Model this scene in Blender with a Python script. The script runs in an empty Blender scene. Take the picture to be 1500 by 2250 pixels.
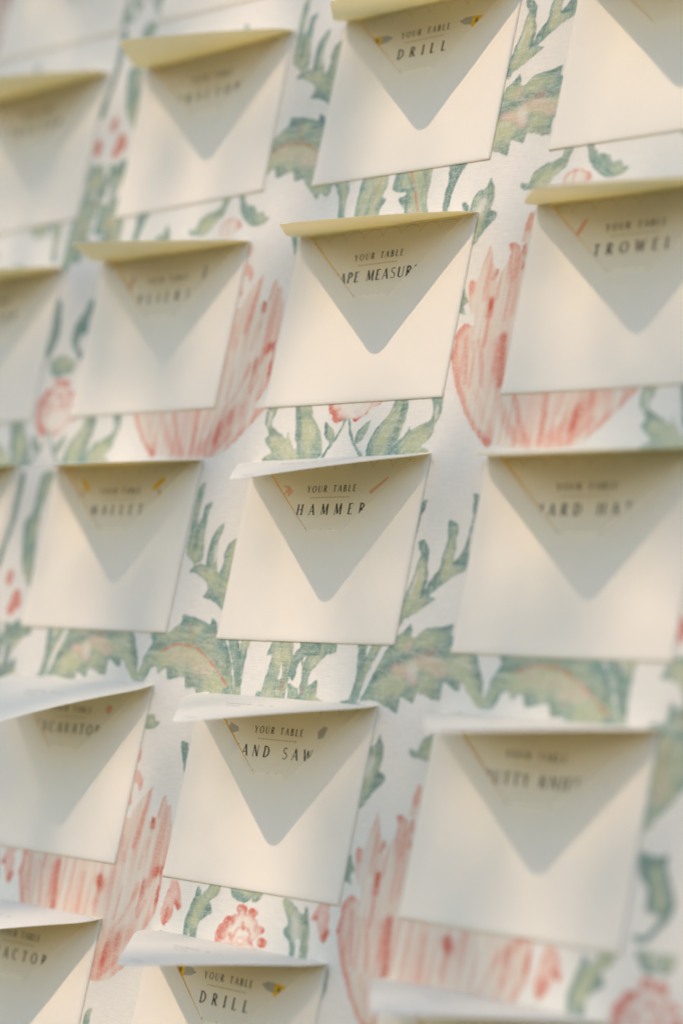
import bpy, math, random
import numpy as np
from mathutils import Matrix, Vector
random.seed(7)
SKY_STRENGTH, SKY_AIR, SKY_DUST, SKY_OZ = 0.15, 1.0, 0.35, 2.0
SUN_STRENGTH, SUN_COLOR, EXPOSURE = 1.4, (1.0, 0.73, 0.55), 0.54
ENV_COL, ENV_TR, ENV_T = (.52, .545, .57), (.45, .383, .185), 1
CARD_COL = (.755, .705, .60)
C = bpy.context.scene.collection
SC = bpy.context.scene
Z0 = 1.40                                   # height of the board's origin above the ground, m

def W(x, y, z=0.0):
    """board millimetres (right, up, out of the board) -> world metres"""
    return Vector((x/1000, -z/1000, y/1000 + Z0))

# ---------------------------------------------------------------- camera
cam_d = bpy.data.cameras.new('camera'); cam = bpy.data.objects.new('camera', cam_d); C.objects.link(cam)
R_ = ((0.6749491692, 0.1979750327, -0.7108090499), (-0.0026542886, -0.9626754450, -0.2706454183), (-0.7378594539, 0.1845585926, -0.6492315089))
CAM = (1161.498, -349.841, 1090.189)
def dirv(v): return Vector((v[0], -v[2], v[1]))
rx, dn, fw = (dirv(r) for r in R_)
m4 = Matrix.Identity(4)
for i in range(3):
    m4[i][0] = rx[i]; m4[i][1] = -dn[i]; m4[i][2] = -fw[i]
m4.translation = W(*CAM)
cam.matrix_world = m4
cam_d.sensor_fit = 'VERTICAL'; cam_d.sensor_height = 36.0; cam_d.lens = 85.0
cam_d.clip_start = 0.05; cam_d.clip_end = 500
cam_d.dof.use_dof = True; cam_d.dof.focus_distance = 1.685; cam_d.dof.aperture_fstop = 1.9
cam_d.dof.aperture_blades = 9
SC.camera = cam

# ---------------------------------------------------------------- daylight
SUN_DIR = Vector((0.164, 0.800, -0.585)).normalized()      # the way the light travels
world = bpy.data.worlds.new('World'); SC.world = world; world.use_nodes = True
nt = world.node_tree; bg = nt.nodes['Background']
sky = nt.nodes.new('ShaderNodeTexSky'); sky.sky_type = 'NISHITA'; sky.sun_disc = False
sky.sun_elevation = math.asin(-SUN_DIR.z)
sky.sun_rotation = math.atan2(-SUN_DIR.x, -SUN_DIR.y)
sky.air_density = SKY_AIR; sky.dust_density = SKY_DUST; sky.ozone_density = SKY_OZ
nt.links.new(sky.outputs[0], bg.inputs[0]); bg.inputs[1].default_value = SKY_STRENGTH
sun_d = bpy.data.lights.new('sun', 'SUN'); sun = bpy.data.objects.new('sun', sun_d); C.objects.link(sun)
sun_d.energy = SUN_STRENGTH; sun_d.angle = math.radians(0.6); sun_d.color = SUN_COLOR
sun.rotation_euler = SUN_DIR.to_track_quat('-Z', 'Y').to_euler()
sun.location = (-1, -4, 4)
SC.view_settings.view_transform = 'Standard'; SC.view_settings.look = 'None'
SC.view_settings.exposure = EXPOSURE; SC.view_settings.gamma = 1.0
SC.cycles.max_bounces = 16; SC.cycles.diffuse_bounces = 10; SC.cycles.transmission_bounces = 10
SC.cycles.use_denoising = True

# ---------------------------------------------------------------- helpers
def lin(c): return tuple(((v/255)/12.92 if v/255 <= .04045 else ((v/255+.055)/1.055)**2.4) for v in c)
FAB = np.array((0.71, 0.675, 0.585)); _f = np.array(lin((232, 219, 210)))
def alb(*c): return tuple(np.minimum(np.array(lin(c))/_f*FAB, .9))

def tag(o, label=None, cat=None, group=None, kind=None):
    for k, v in (('label', label), ('category', cat), ('group', group), ('kind', kind)):
        if v: o[k] = v
    return o

def mesh(name, verts, faces, mat, parent=None, smooth=False):
    me = bpy.data.meshes.new(name); me.from_pydata([tuple(v) for v in verts], [], faces); me.update()
    if smooth: me.polygons.foreach_set('use_smooth', [True]*len(me.polygons))
    me.materials.append(mat)
    o = bpy.data.objects.new(name, me); C.objects.link(o)
    if parent: o.parent = parent
    return o

def board_frame(name, x, y, z=0.0, rot=0.0):
    """an Empty whose local axes are the board's: x right, y up, z out; local unit 1 mm = 0.001"""
    o = bpy.data.objects.new(name, None); C.objects.link(o); o.empty_display_size = .02
    o.matrix_world = Matrix.Translation(W(x, y, z)) @ Matrix.Rotation(math.pi/2, 4, 'X') @ Matrix.Rotation(rot, 4, 'Z')
    return o

def sheet(P, th):
    """grid of points [row][col] (mm) -> closed thin sheet, thickness th measured against the normal"""
    P = np.asarray(P, float); ny, nx, _ = P.shape
    du = np.gradient(P, axis=1); dv = np.gradient(P, axis=0)
    N = np.cross(du, dv); L = np.linalg.norm(N, axis=2, keepdims=True)
    N = np.where(L > 1e-9, N/np.maximum(L, 1e-9), 0)
    if N[ny//2, nx//2, 2] + N[ny//2, nx//2, 1] < 0: N = -N
    Q = P - N*th
    V = np.concatenate([P.reshape(-1, 3), Q.reshape(-1, 3)])/1000
    n = nx*ny; F = []
    for j in range(ny-1):
        for i in range(nx-1):
            a = j*nx+i; b = a+1; c = a+nx+1; d = a+nx
            F.append((a, b, c, d)); F.append((n+d, n+c, n+b, n+a))
    ring = [(0, i) for i in range(nx-1)] + [(j, nx-1) for j in range(ny-1)] + [(ny-1, i) for i in range(nx-1, 0, -1)] + [(j, 0) for j in range(ny-1, 0, -1)]
    idx = [j*nx+i for j, i in ring]; m = len(idx)
    V = np.concatenate([V, V[idx], V[[n+i for i in idx]]])          # the cut edge has corners of its own, so it shades as an edge
    for k in range(m):
        a, b = 2*n+k, 2*n+(k+1) % m
        F.append((b, a, m+a, m+b))
    return V, F

class NT:
    def __init__(s, name):
        s.m = bpy.data.materials.new(name); s.m.use_nodes = True; s.t = s.m.node_tree; s.t.nodes.clear()
        s.out = s.t.nodes.new('ShaderNodeOutputMaterial')
    def n(s, typ, **kw):
        o = s.t.nodes.new('ShaderNode'+typ)
        for k, v in kw.items():
            if k.startswith('i_'): o.inputs[k[2:].replace('_', ' ')].default_value = v
            else: setattr(o, k, v)
        return o
    def l(s, a, b): s.t.links.new(a, b)
    def math(s, op, a, b=None, c=None, clamp=False):
        o = s.n('Math', operation=op, use_clamp=clamp)
        for i, v in enumerate((a, b, c)):
            if v is None: continue
            if isinstance(v, (int, float)): o.inputs[i].default_value = v
            else: s.l(v, o.inputs[i])
        return o.outputs[0]
    def noise(s, vec, scale, detail=2.0, rough=.5):
        o = s.n('TexNoise'); o.inputs['Scale'].default_value = scale; o.inputs['Detail'].default_value = detail; o.inputs['Roughness'].default_value = rough
        s.l(vec, o.inputs['Vector']); return o.outputs['Fac']
    def mapping(s, vec, sc):
        o = s.n('Mapping'); o.inputs['Scale'].default_value = sc; s.l(vec, o.inputs['Vector']); return o.outputs[0]
    def mix(s, fac, a, b):
        o = s.n('Mix', data_type='RGBA'); 
        for i, v in ((0, fac), (6, a), (7, b)):
            if isinstance(v, (int, float)): o.inputs[i].default_value = v
            elif isinstance(v, tuple): o.inputs[i].default_value = (*v[:3], 1)
            else: s.l(v, o.inputs[i])
        return o.outputs[2]

def paper_mat(name, col, trans_col, trans, fibre=.03, rough=.75):
    """uncoated paper: diffuse front, some light let through, faint fibre mottling and tooth"""
    n = NT(name); tc = n.n('TexCoord').outputs['Object']
    a = n.noise(tc, 260, 3, .6); b = n.noise(tc, 38, 2); big = n.noise(tc, 9, 2)
    v = n.math('ADD', n.math('MULTIPLY', n.math('SUBTRACT', a, .5), fibre), n.math('MULTIPLY', n.math('SUBTRACT', b, .5), fibre*.8))
    v = n.math('ADD', v, n.math('MULTIPLY', n.math('SUBTRACT', big, .5), fibre*1.2))
    k = n.math('ADD', v, 1.0)
    vm = n.n('VectorMath', operation='SCALE'); vm.inputs[0].default_value = col; n.l(k, vm.inputs['Scale'])
    bmp = n.n('Bump'); bmp.inputs['Strength'].default_value = .12; bmp.inputs['Distance'].default_value = .0004
    n.l(n.noise(tc, 900, 3, .65), bmp.inputs['Height'])
    p = n.n('BsdfPrincipled'); p.inputs['Roughness'].default_value = rough; p.inputs['Specular IOR Level'].default_value = .18
    n.l(vm.outputs[0], p.inputs['Base Color']); n.l(bmp.outputs[0], p.inputs['Normal'])
    if trans:
        t = n.n('BsdfTranslucent'); t.inputs['Color'].default_value = (*trans_col, 1)
        ad = n.n('AddShader')                                   # what is not thrown back is let through (the two colours add up to less than 1)
        n.l(p.outputs[0], ad.inputs[0]); n.l(t.outputs[0], ad.inputs[1]); n.l(ad.outputs[0], n.out.inputs[0])
    else: n.l(p.outputs[0], n.out.inputs[0])
    return n.m

def ink_mat(name, col, rough=.6):
    n = NT(name); tc = n.n('TexCoord').outputs['Object']
    a = n.noise(tc, 700, 2)
    vm = n.n('VectorMath', operation='SCALE'); vm.inputs[0].default_value = col
    n.l(n.math('ADD', n.math('MULTIPLY', a, .5), .75), vm.inputs['Scale'])
    p = n.n('BsdfPrincipled'); p.inputs['Roughness'].default_value = rough; p.inputs['Specular IOR Level'].default_value = .2
    n.l(vm.outputs[0], p.inputs['Base Color']); n.l(p.outputs[0], n.out.inputs[0]); return n.m

def cloth_mat(name, inked):
    """woven linen-cotton; the printed motifs use the same weave with ink laid over it"""
    n = NT(name); tc = n.n('TexCoord').outputs['Object']
    weft = n.noise(n.mapping(tc, (80, 1100, 1)), 1.0, 2, .6)       # long horizontal slubs
    warp = n.noise(n.mapping(tc, (1000, 140, 1)), 1.0, 2, .6)
    spk = n.noise(tc, 1250, 2, .7)
    big = n.noise(tc, 6, 2)
    th = n.math('ADD', n.math('MULTIPLY', weft, .6), n.math('MULTIPLY', warp, .4))
    v = n.math('ADD', n.math('MULTIPLY', n.math('SUBTRACT', th, .5), .42), n.math('MULTIPLY', n.math('SUBTRACT', big, .5), .05))
    vm = n.n('VectorMath', operation='SCALE'); vm.inputs[0].default_value = tuple(FAB); n.l(n.math('ADD', v, 1.0), vm.inputs['Scale'])
    col = vm.outputs[0]
    if inked:
        ic = n.n('Attribute', attribute_name='ink').outputs['Color']; cv = n.n('Attribute', attribute_name='cov').outputs['Fac']
        g = n.math('ADD', n.math('MULTIPLY', n.math('SUBTRACT', th, .5), 1.5), n.math('MULTIPLY', n.math('SUBTRACT', spk, .5), 1.3))
        fac = n.math('MULTIPLY', cv, n.math('ADD', g, 1.0), clamp=True)
        col = n.mix(fac, col, ic)
    bmp = n.n('Bump'); bmp.inputs['Strength'].default_value = .35; bmp.inputs['Distance'].default_value = .0005; n.l(th, bmp.inputs['Height'])
    p = n.n('BsdfPrincipled'); p.inputs['Roughness'].default_value = .9; p.inputs['Specular IOR Level'].default_value = .1
    n.l(col, p.inputs['Base Color']); n.l(bmp.outputs[0], p.inputs['Normal']); n.l(p.outputs[0], n.out.inputs[0]); return n.m

M_ENV = paper_mat('cream envelope paper', ENV_COL, ENV_TR, ENV_T)
M_CARD = paper_mat('ivory card stock', CARD_COL, (0, 0, 0), 0, .02)
M_INK = ink_mat('dark brown ink', (.042, .036, .02))
M_GREYINK = ink_mat('soft grey ink', (.26, .25, .23))
M_GAPGLOW = ink_mat('painted gap glow', (.80, .56, .20))
M_GOLD = ink_mat('gold ink', (.42, .30, .07), .4)
M_DOT = ink_mat('olive ink', (.10, .085, .035))
M_ORANGE = ink_mat('terracotta ink', (.72, .40, .27)); M_YELLOW = ink_mat('yellow ink', (.75, .47, .03)); M_GREY = ink_mat('grey ink', (.40, .39, .36)); M_RUST = ink_mat('rust ink', (.55, .26, .15)); M_DRILLDARK = ink_mat('umber ink', (.22, .17, .05))
M_CLOTH = cloth_mat('woven cloth', False); M_PRINT = cloth_mat('printed cloth', True)
M_CORE = paper_mat('foam board core', (.74, .72, .68), (0, 0, 0), 0)

# ---------------------------------------------------------------- envelopes: where each hangs (board mm: hinge middle) and how
EW, EH, FL = 184.2, 133.3, 97.0
XR = [-721.5, -480.5, -241.8, 0.0, 239.2]; YT = [345.2, 173.2, 0.0, -172.7, -344.6]
# column, row, dx, dy, turn in degrees, droop of the flap, word on the card (None: the card stays hidden), label, card label
ENVS = [
 (1, -1, 0, 0, .3, 20, None, 'cream envelope in the top left corner, cut by the picture edge', None),
 (2, -1, 0, 0, 0, 20, None, 'cream envelope above the TRACTOR card envelope with only its bottom edge showing', None),
 (1, 0, 0, 1, 1.5, 19, 'TRACTOR', 'blurred cream envelope at the left edge, second one down, with olive shade under its flap', 'blurred card in the envelope at the upper left edge'),
 (2, 0, -.5, .5, 1.5, 18.5, 'TRACTOR', 'cream envelope with the blurred TRACTOR card in the top row, left of the DRILL card', 'blurred place card reading TRACTOR in the top row, left of the DRILL card'),
 (3, 0, .3, .4, .1, 23, 'DRILL', 'sharp cream envelope with a DRILL card at the top of the board', 'place card reading DRILL at the top of the board with yellow and grey drill bits'),
 (4, 0, .6, .2, 0, 24, None, 'bright cream envelope in the top right corner, flap out of the picture', None),
 (1, 1, 1, -3, 1.5, 17, 'TRACTOR', 'blurred cream envelope at the left edge beside the PLIERS envelope', 'shaded card in the envelope at the left edge beside the PLIERS card'),
 (2, 1, 0, .5, .5, 15.5, 'PLIERS', 'cream envelope with the PLIERS card above the pink striped flower cup', 'place card reading PLIERS, softly out of focus'),
 (3, 1, .2, -.2, .4, 19.4, 'TAPE MEASURE', 'sharp cream envelope with the TAPE MEASURE card hanging above the small red flower', 'place card reading TAPE MEASURE in small widely set capitals'),
 (4, 1, 0, .1, .1, 19, 'TROWEL', 'cream envelope with the TROWEL card at the right edge', 'place card reading TROWEL with a rust trowel blade picture'),
 (1, 2, 0, 0, .7, 18, None, 'sliver of a cream envelope at the left edge beside the MALLET envelope', None),
 (2, 2, .3, .2, .4, 18, 'MALLET', 'cream envelope with the MALLET card and two yellow mallet heads', 'place card reading MALLET with two yellow mallet heads'),
 (3, 2, 1.5, -.3, .75, 25, 'HAMMER', 'sharp cream envelope with the HAMMER card in the middle of the board', 'place card reading HAMMER with orange hammer pictures'),
 (4, 2, .2, -1.2, .6, 17.5, 'HARD HAT', 'blurred cream envelope with the HARD HAT card right of the HAMMER envelope', 'blurred place card reading HARD HAT'),
 (2, 3, 0, .8, .2, 34, 'EXCAVATOR', 'cream envelope with the EXCAVATOR card and a steeply drooping flap at the left edge', 'place card reading EXCAVATOR half hidden by its drooping flap'),
 (3, 3, -1.4, -1.0, .2, 21.5, 'HAND SAW', 'sharp cream envelope with the HAND SAW card below the HAMMER envelope', 'place card reading HAND SAW with a grey saw blade picture'),
 (4, 3, 0, -1.2, .3, 16, 'PUTTY KNIFE', 'large blurred cream envelope with the PUTTY KNIFE card at lower right', 'large blurred place card reading PUTTY KNIFE'),
 (2, 4, -1.2, -.2, .2, 23, 'TRACTOR', 'cream envelope with the TRACTOR card in the bottom left corner', 'place card reading TRACTOR in the bottom left corner'),
 (3, 4, -.5, .2, .1, 16, 'DRILL', 'bright cream envelope with a DRILL card at the bottom edge of the picture', 'place card reading DRILL at the bottom edge with a yellow drill picture'),
 (4, 4, 0, -1, .2, 12.5, None, 'cream envelope at the bottom right with only its blurred flap showing', None),
]
def interp(t, tab): return float(np.interp(t, [a for a, _ in tab], [b for _, b in tab]))
BOT = [(53.2, 9), (53.4, 12.5), (54.0, 15.2), (55.2, 17.8), (57.0, 20.5), (60, 25.5), (66, 36), (72, 46), (100, 70), (128, 91), (133.3, 92.1)]   # depth below hinge -> half width of the bottom flap
SIDE = [(0, 80), (52, 19), (58, 13.5), (62, 12.5), (66, 14), (76, 24), (133.3, 88)]               # depth -> inner edge of a side flap
FLAPW = [(0, 92.1), (8, 91.3), (14, 89.8), (19, 86.6), (24, 81.5), (92.6, 9.5), (93.7, 8.35), (94.5, 7.3), (95.5, 5.8), (96.3, 4.1), (96.8, 2.2), (97, .15)]

def bulge(x, y):
    return 0.7*max(0, 1-(x/92)**2)*max(0, math.sin(math.pi*min(1, -y/EH)))

def card_pos_z(x, y): return .95 + .30*(1-(x/92)**2)

def build_envelope(o, rnd, droop):
    # back panel
    g = [[(x, y, .55) for x in np.linspace(-92.1, 92.1, 5)] for y in np.linspace(-EH, 0, 4)]
    mesh('back_panel', *sheet(g, .3), M_ENV, o)
    # side flaps, folded in from left and right, lifting off the card towards the top
    for s in (-1, 1):
        lift = rnd.uniform(1.9, 2.7) if s < 0 else rnd.uniform(.3, .6)
        g = []
        for d in np.concatenate([np.linspace(0, 52, 14), np.linspace(54, EH-.8, 12)]):
            xi = interp(d, SIDE) + (2.5 if s > 0 and d < 56 else 0); row = []
            for t in (0, .008, .02, .06, .2, .4, .6, .8, 1):
                x = 92.0 - (92.0-xi)*t
                rise = min(1, (92.0-x)/1.1)**.5
                z = .60 + .92*rise + bulge(x, -d)*.7*min(1, (92-x)/12) + lift*max(0, 1-d/56)**1.2*t**1.3
                row.append((s*x, -d, z))
            g.append(row if s < 0 else row[::-1])
        sfo = mesh('side_flap', *sheet(g, .12), M_ENV, o, True)
        # strip coloured as the glow in the gap under its free edge, tapering down
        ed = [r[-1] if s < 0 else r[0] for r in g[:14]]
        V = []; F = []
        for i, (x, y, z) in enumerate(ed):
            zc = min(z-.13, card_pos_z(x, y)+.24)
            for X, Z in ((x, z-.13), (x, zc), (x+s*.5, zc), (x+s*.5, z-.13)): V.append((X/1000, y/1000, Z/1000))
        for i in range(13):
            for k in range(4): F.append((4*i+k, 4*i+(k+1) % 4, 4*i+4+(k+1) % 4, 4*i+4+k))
        mesh('glow_strip', V, F, M_GAPGLOW, sfo)
    # bottom flap, folded up and glued over them
    g = []
    tt = np.linspace(-1, 1, 17)
    for d in [53.2, 53.4, 54.0, 55.2, 57, 60, 63, 66, 72, 80, 90, 100, 110, 120, 128, 131.5, 132.6, 133.1, 133.3]:
        w = interp(d, BOT)
        row = []
        for t in tt:
            x = w*t; rise = min(1, max(0, (133.3-d)/1.2))**.5
            row.append((x, -d, .60 + 1.10*rise + bulge(x, -d)*(.7+.3*min(1, (d-53)/30))*rise))
        g.append(row)
    mesh('bottom_flap', *sheet(g, .08), M_ENV, o, True)
    # open top flap reaching out from the hinge
    vs = [0, .8, 2, 4, 8, 14, 19, 24, 32, 42, 52, 62, 72, 80, 87, 92.6, 93.7, 94.5, 95.5, 96.3, 96.8, 97]
    g = []; y = 0.0; z = .62; pv = 0
    tw = rnd.uniform(-1.2, 1.2); curl = rnd.uniform(1.5, 3.5) if droop < 30 else 7
    def ang(v): return math.radians(droop - curl + 2*curl*(v/FL))
    for v in vs:
        n = 6
        for k in range(n):
            a = ang(pv + (v-pv)*(k+.5)/n); y -= math.sin(a)*(v-pv)/n; z += math.cos(a)*(v-pv)/n
        pv = v; w = interp(v, FLAPW)
        row = []
        for t in np.linspace(-1, 1, 15):
            sag = -.5*t*t*(v/FL) + tw*t*(v/FL)*w/92
            row.append((w*t, y+sag, z))
        g.append(row)
    V, F = sheet(g, .22)
    tf = mesh('top_flap', V, F, M_ENV, o, True)
    G = np.array(g)
    # return address written on the flap's outer face: thin script strokes
    def on_flap(x, v):
        k = np.searchsorted(vs, v)-1; k = max(0, min(k, len(vs)-2)); f = (v-vs[k])/(vs[k+1]-vs[k])
        w = interp(v, FLAPW); c = (x/w+1)*7; i = int(max(0, min(13, math.floor(c)))); q = c-i
        p = (G[k, i]*(1-q)+G[k, i+1]*q)*(1-f) + (G[k+1, i]*(1-q)+G[k+1, i+1]*q)*f
        a = ang(v); return p + np.array((0, math.cos(a), math.sin(a)))*.06
    V = []; F = []
    def pen(pts, wd):
        for (x0, v0), (x1, v1) in zip(pts[:-1], pts[1:]):
            L = math.hypot(x1-x0, v1-v0) or 1; nx, nv = -(v1-v0)/L*wd/2, (x1-x0)/L*wd/2
            b = len(V)
            for X, Q in ((x0-nx, v0-nv), (x1-nx, v1-nv), (x1+nx, v1+nv), (x0+nx, v0+nv)): V.append(on_flap(X, Q)/1000)
            F.append((b, b+1, b+2, b+3))
    for vv, x0, x1, amp in ((33, -26, 2, 1.5), (33, 8, 14, 1.3), (33, 20, 24, 1.6), (40, -16, -2, 1.0), (84, -7, 6, 1.2)):
        x = x0; pts = []
        while x < x1:
            pts.append((x + rnd.uniform(-.3, .3), vv + amp*rnd.uniform(-1, 1)*(1 if len(pts) % 2 else -.3)))
            x += rnd.uniform(.7, 1.3)
        if len(pts) > 1: pen(pts, .62)
    mesh('return_address', V, F, M_GREYINK, tf)['kind'] = 'stuff'

# ---------------------------------------------------------------- lettering: a light, high-contrast display capital
def arc(cx, cy, rx_, ry, a0, a1, n=14): return [(cx+rx_*math.cos(math.radians(a0+(a1-a0)*i/n)), cy+ry*math.sin(math.radians(a0+(a1-a0)*i/n))) for i in range(n+1)]
TK, TN = .155, .075
def bowlw(a0, a1, n=14): return [TN+(TK-TN)*abs(math.cos(math.radians(a0+(a1-a0)*i/n)))**1.5 for i in range(n+1)]
def S(x0, y0, x1, y1, w): return ([(x0, y0), (x1, y1)], [w, w])
def sf(x, y, h=.085): return S(x-h, y, x+h, y, .04)
def flare(x, y0, y1): return ([(x, y0), (x, y0+(y1-y0)*.15), (x, y0+(y1-y0)*.85), (x, y1)], [TK*1.45, TK, TK, TK*1.45])
def A_(*p): return list(p)
GL = {
 'A': (.56, [S(.02, 0, .28, 1, TN), S(.27, 1, .54, 0, TK), S(.10, .32, .45, .32, .06), sf(.02, 0, .06), sf(.54, 0, .08)]),
 'B': (.46, [flare(.08, 0, 1), (arc(.08, .76, .27, .24, 90, -90), bowlw(90, -90)), (arc(.08, .26, .34, .26, 90, -90), bowlw(90, -90))]),
 'C': (.60, [(arc(.34, .5, .31, .5, 50, 310, 20), [TN+(TK-TN)*max(0, -math.cos(math.radians(50+13*i)))**1.2 for i in range(21)]), S(.535, .78, .545, .93, .05)]),
 'D': (.58, [flare(.08, 0, 1), (arc(.08, .5, .45, .49, 90, -90, 20), bowlw(90, -90, 20))]),
 'E': (.42, [flare(.08, 0, 1), S(.08, .985, .38, .985, .07), S(.08, .52, .32, .52, .06), S(.08, .015, .40, .015, .07), S(.38, .9, .38, 1, .05), S(.40, 0, .41, .12, .05)]),
 'F': (.40, [flare(.08, 0, 1), S(.08, .985, .38, .985, .07), S(.08, .52, .32, .52, .06), S(.38, .9, .38, 1, .05)]),
 'H': (.60, [flare(.08, 0, 1), flare(.52, 0, 1), S(.08, .52, .52, .52, .06)]),
 'I': (.16, [flare(.08, 0, 1)]),
 'K': (.52, [flare(.08, 0, 1), S(.10, .45, .46, 1, TN), S(.20, .58, .50, 0, TK)]),
 'L': (.42, [flare(.08, 0, 1), S(.08, .015, .40, .015, .07), S(.40, 0, .41, .13, .05)]),
 'M': (.70, [S(.05, 0, .10, 1, TN), S(.10, 1, .35, .06, TK), S(.35, .06, .60, 1, TN), S(.60, 1, .65, 0, TK), sf(.05, 0, .06), sf(.65, 0)]),
 'N': (.62, [S(.08, 0, .08, 1, TN), S(.08, 1, .54, 0, TK), S(.54, 0, .54, 1, TN), sf(.08, 0, .06), sf(.54, 1, .06)]),
 'O': (.66, [(arc(.33, .5, .30, .49, 0, 360, 28), bowlw(0, 360, 28))]),
 'P': (.46, [flare(.08, 0, 1), (arc(.08, .74, .34, .26, 90, -90), bowlw(90, -90))]),
 'R': (.52, [flare(.08, 0, 1), (arc(.08, .75, .31, .25, 90, -90), bowlw(90, -90)), S(.20, .5, .50, 0, TK)]),
 'S': (.46, [(arc(.24, .745, .19, .245, 35, 200, 12) + arc(.23, .26, .21, .25, 70, -150, 14), [TN+.02]*3+[.06, .075, .08]+[.09]*14+[.08, .07, .06, .05, TN, TN, TN, TN])]),
 'T': (.50, [flare(.25, 0, 1), S(.01, .985, .49, .985, .075), S(.02, .88, .02, 1, .05), S(.48, .88, .48, 1, .05)]),
 'U': (.60, [([(.08, 1), (.08, .32)]+arc(.31, .3, .23, .29, 180, 360, 14)+[(.54, .32), (.54, 1)], [TK, TK]+[TK-(TK-TN)*min(1, i/7) for i in range(15)]+[TN, TN]), sf(.08, 1), sf(.54, 1, .06)]),
 'V': (.56, [S(.03, 1, .29, 0, TK), S(.29, 0, .54, 1, TN)]),
 'W': (.84, [S(.03, 1, .24, 0, TK), S(.24, 0, .42, .95, TN), S(.42, .95, .62, 0, TK), S(.62, 0, .81, 1, TN), sf(.03, 1), sf(.81, 1, .06)]),
 'X': (.54, [S(.04, 1, .50, 0, TK), S(.03, 0, .50, 1, TN)]),
 'Y': (.54, [S(.03, 1, .27, .46, TK), S(.52, 1, .27, .46, TN), flare(.27, 0, .46), sf(.03, 1), sf(.52, 1, .06)]),
}
WX = 1.24                                   # the capitals are broad
def ribbon(pts, ws, V, F, ox, oy, h, z, wx=WX):
    base = len(V); n = len(pts)
    for i, (x, y) in enumerate(pts):
        a = pts[max(0, i-1)]; b = pts[min(n-1, i+1)]; dx, dy = b[0]-a[0], b[1]-a[1]; L = math.hypot(dx, dy) or 1
        w = ws[min(i, len(ws)-1)]/2; nx, ny = -dy/L*w, dx/L*w
        for s in (1, -1): V.append((ox+(x+s*nx)*h*wx, oy+(y+s*ny)*h))
    for i in range(n-1): a = base+2*i; F.append((a, a+1, a+3, a+2))
def text_width(t, h, sp): return sum((GL[c][0]*h*WX if c != ' ' else .42*h) + sp for c in t) - sp
def spacing(t, h, width): return (width - text_width(t, h, 0))/(len(t)-1)
def set_text(t, x0, y0, h, sp, z):
    V = []; F = []; x = x0
    for c in t:
        if c != ' ':
            for k, (p, w) in enumerate(GL[c][1]): ribbon(p, w, V, F, x, y0, h, z)
        x += (GL[c][0]*h*WX if c != ' ' else .42*h) + sp
    # strokes of one letter overlap: lift each quad by its own hair's breadth so no two lie in one plane
    out = []; FF = []
    for k, f in enumerate(F):
        b = len(out)
        for i in f: out.append((V[i][0]/1000, V[i][1]/1000, (z + card_pos_z(*V[i]) + .0012*(k % 24))/1000))
        FF.append(tuple(range(b, b+len(f))))
    return out, FF
def flat(polys, z, cx=0, cy=0, sc=1.0, rot=0.0, mirror=1, wx=1.0):
    V = []; F = []; ca, sa = math.cos(rot), math.sin(rot)
    for k, p in enumerate(polys):
        b = len(V)
        q = [(mirror*x*sc*wx, y*sc) for x, y in p]
        for x, y in (q if mirror > 0 else q[::-1]):
            X, Y = cx+x*ca-y*sa, cy+x*sa+y*ca
            V.append((X/1000, Y/1000, (z+card_pos_z(X, Y)+.004*k)/1000))
        F.append(tuple(range(b, b+len(p))))
    return V, F
def ell(cx, cy, a, b, n=16): return [(cx+a*math.cos(2*math.pi*i/n), cy+b*math.sin(2*math.pi*i/n)) for i in range(n)]

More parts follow.
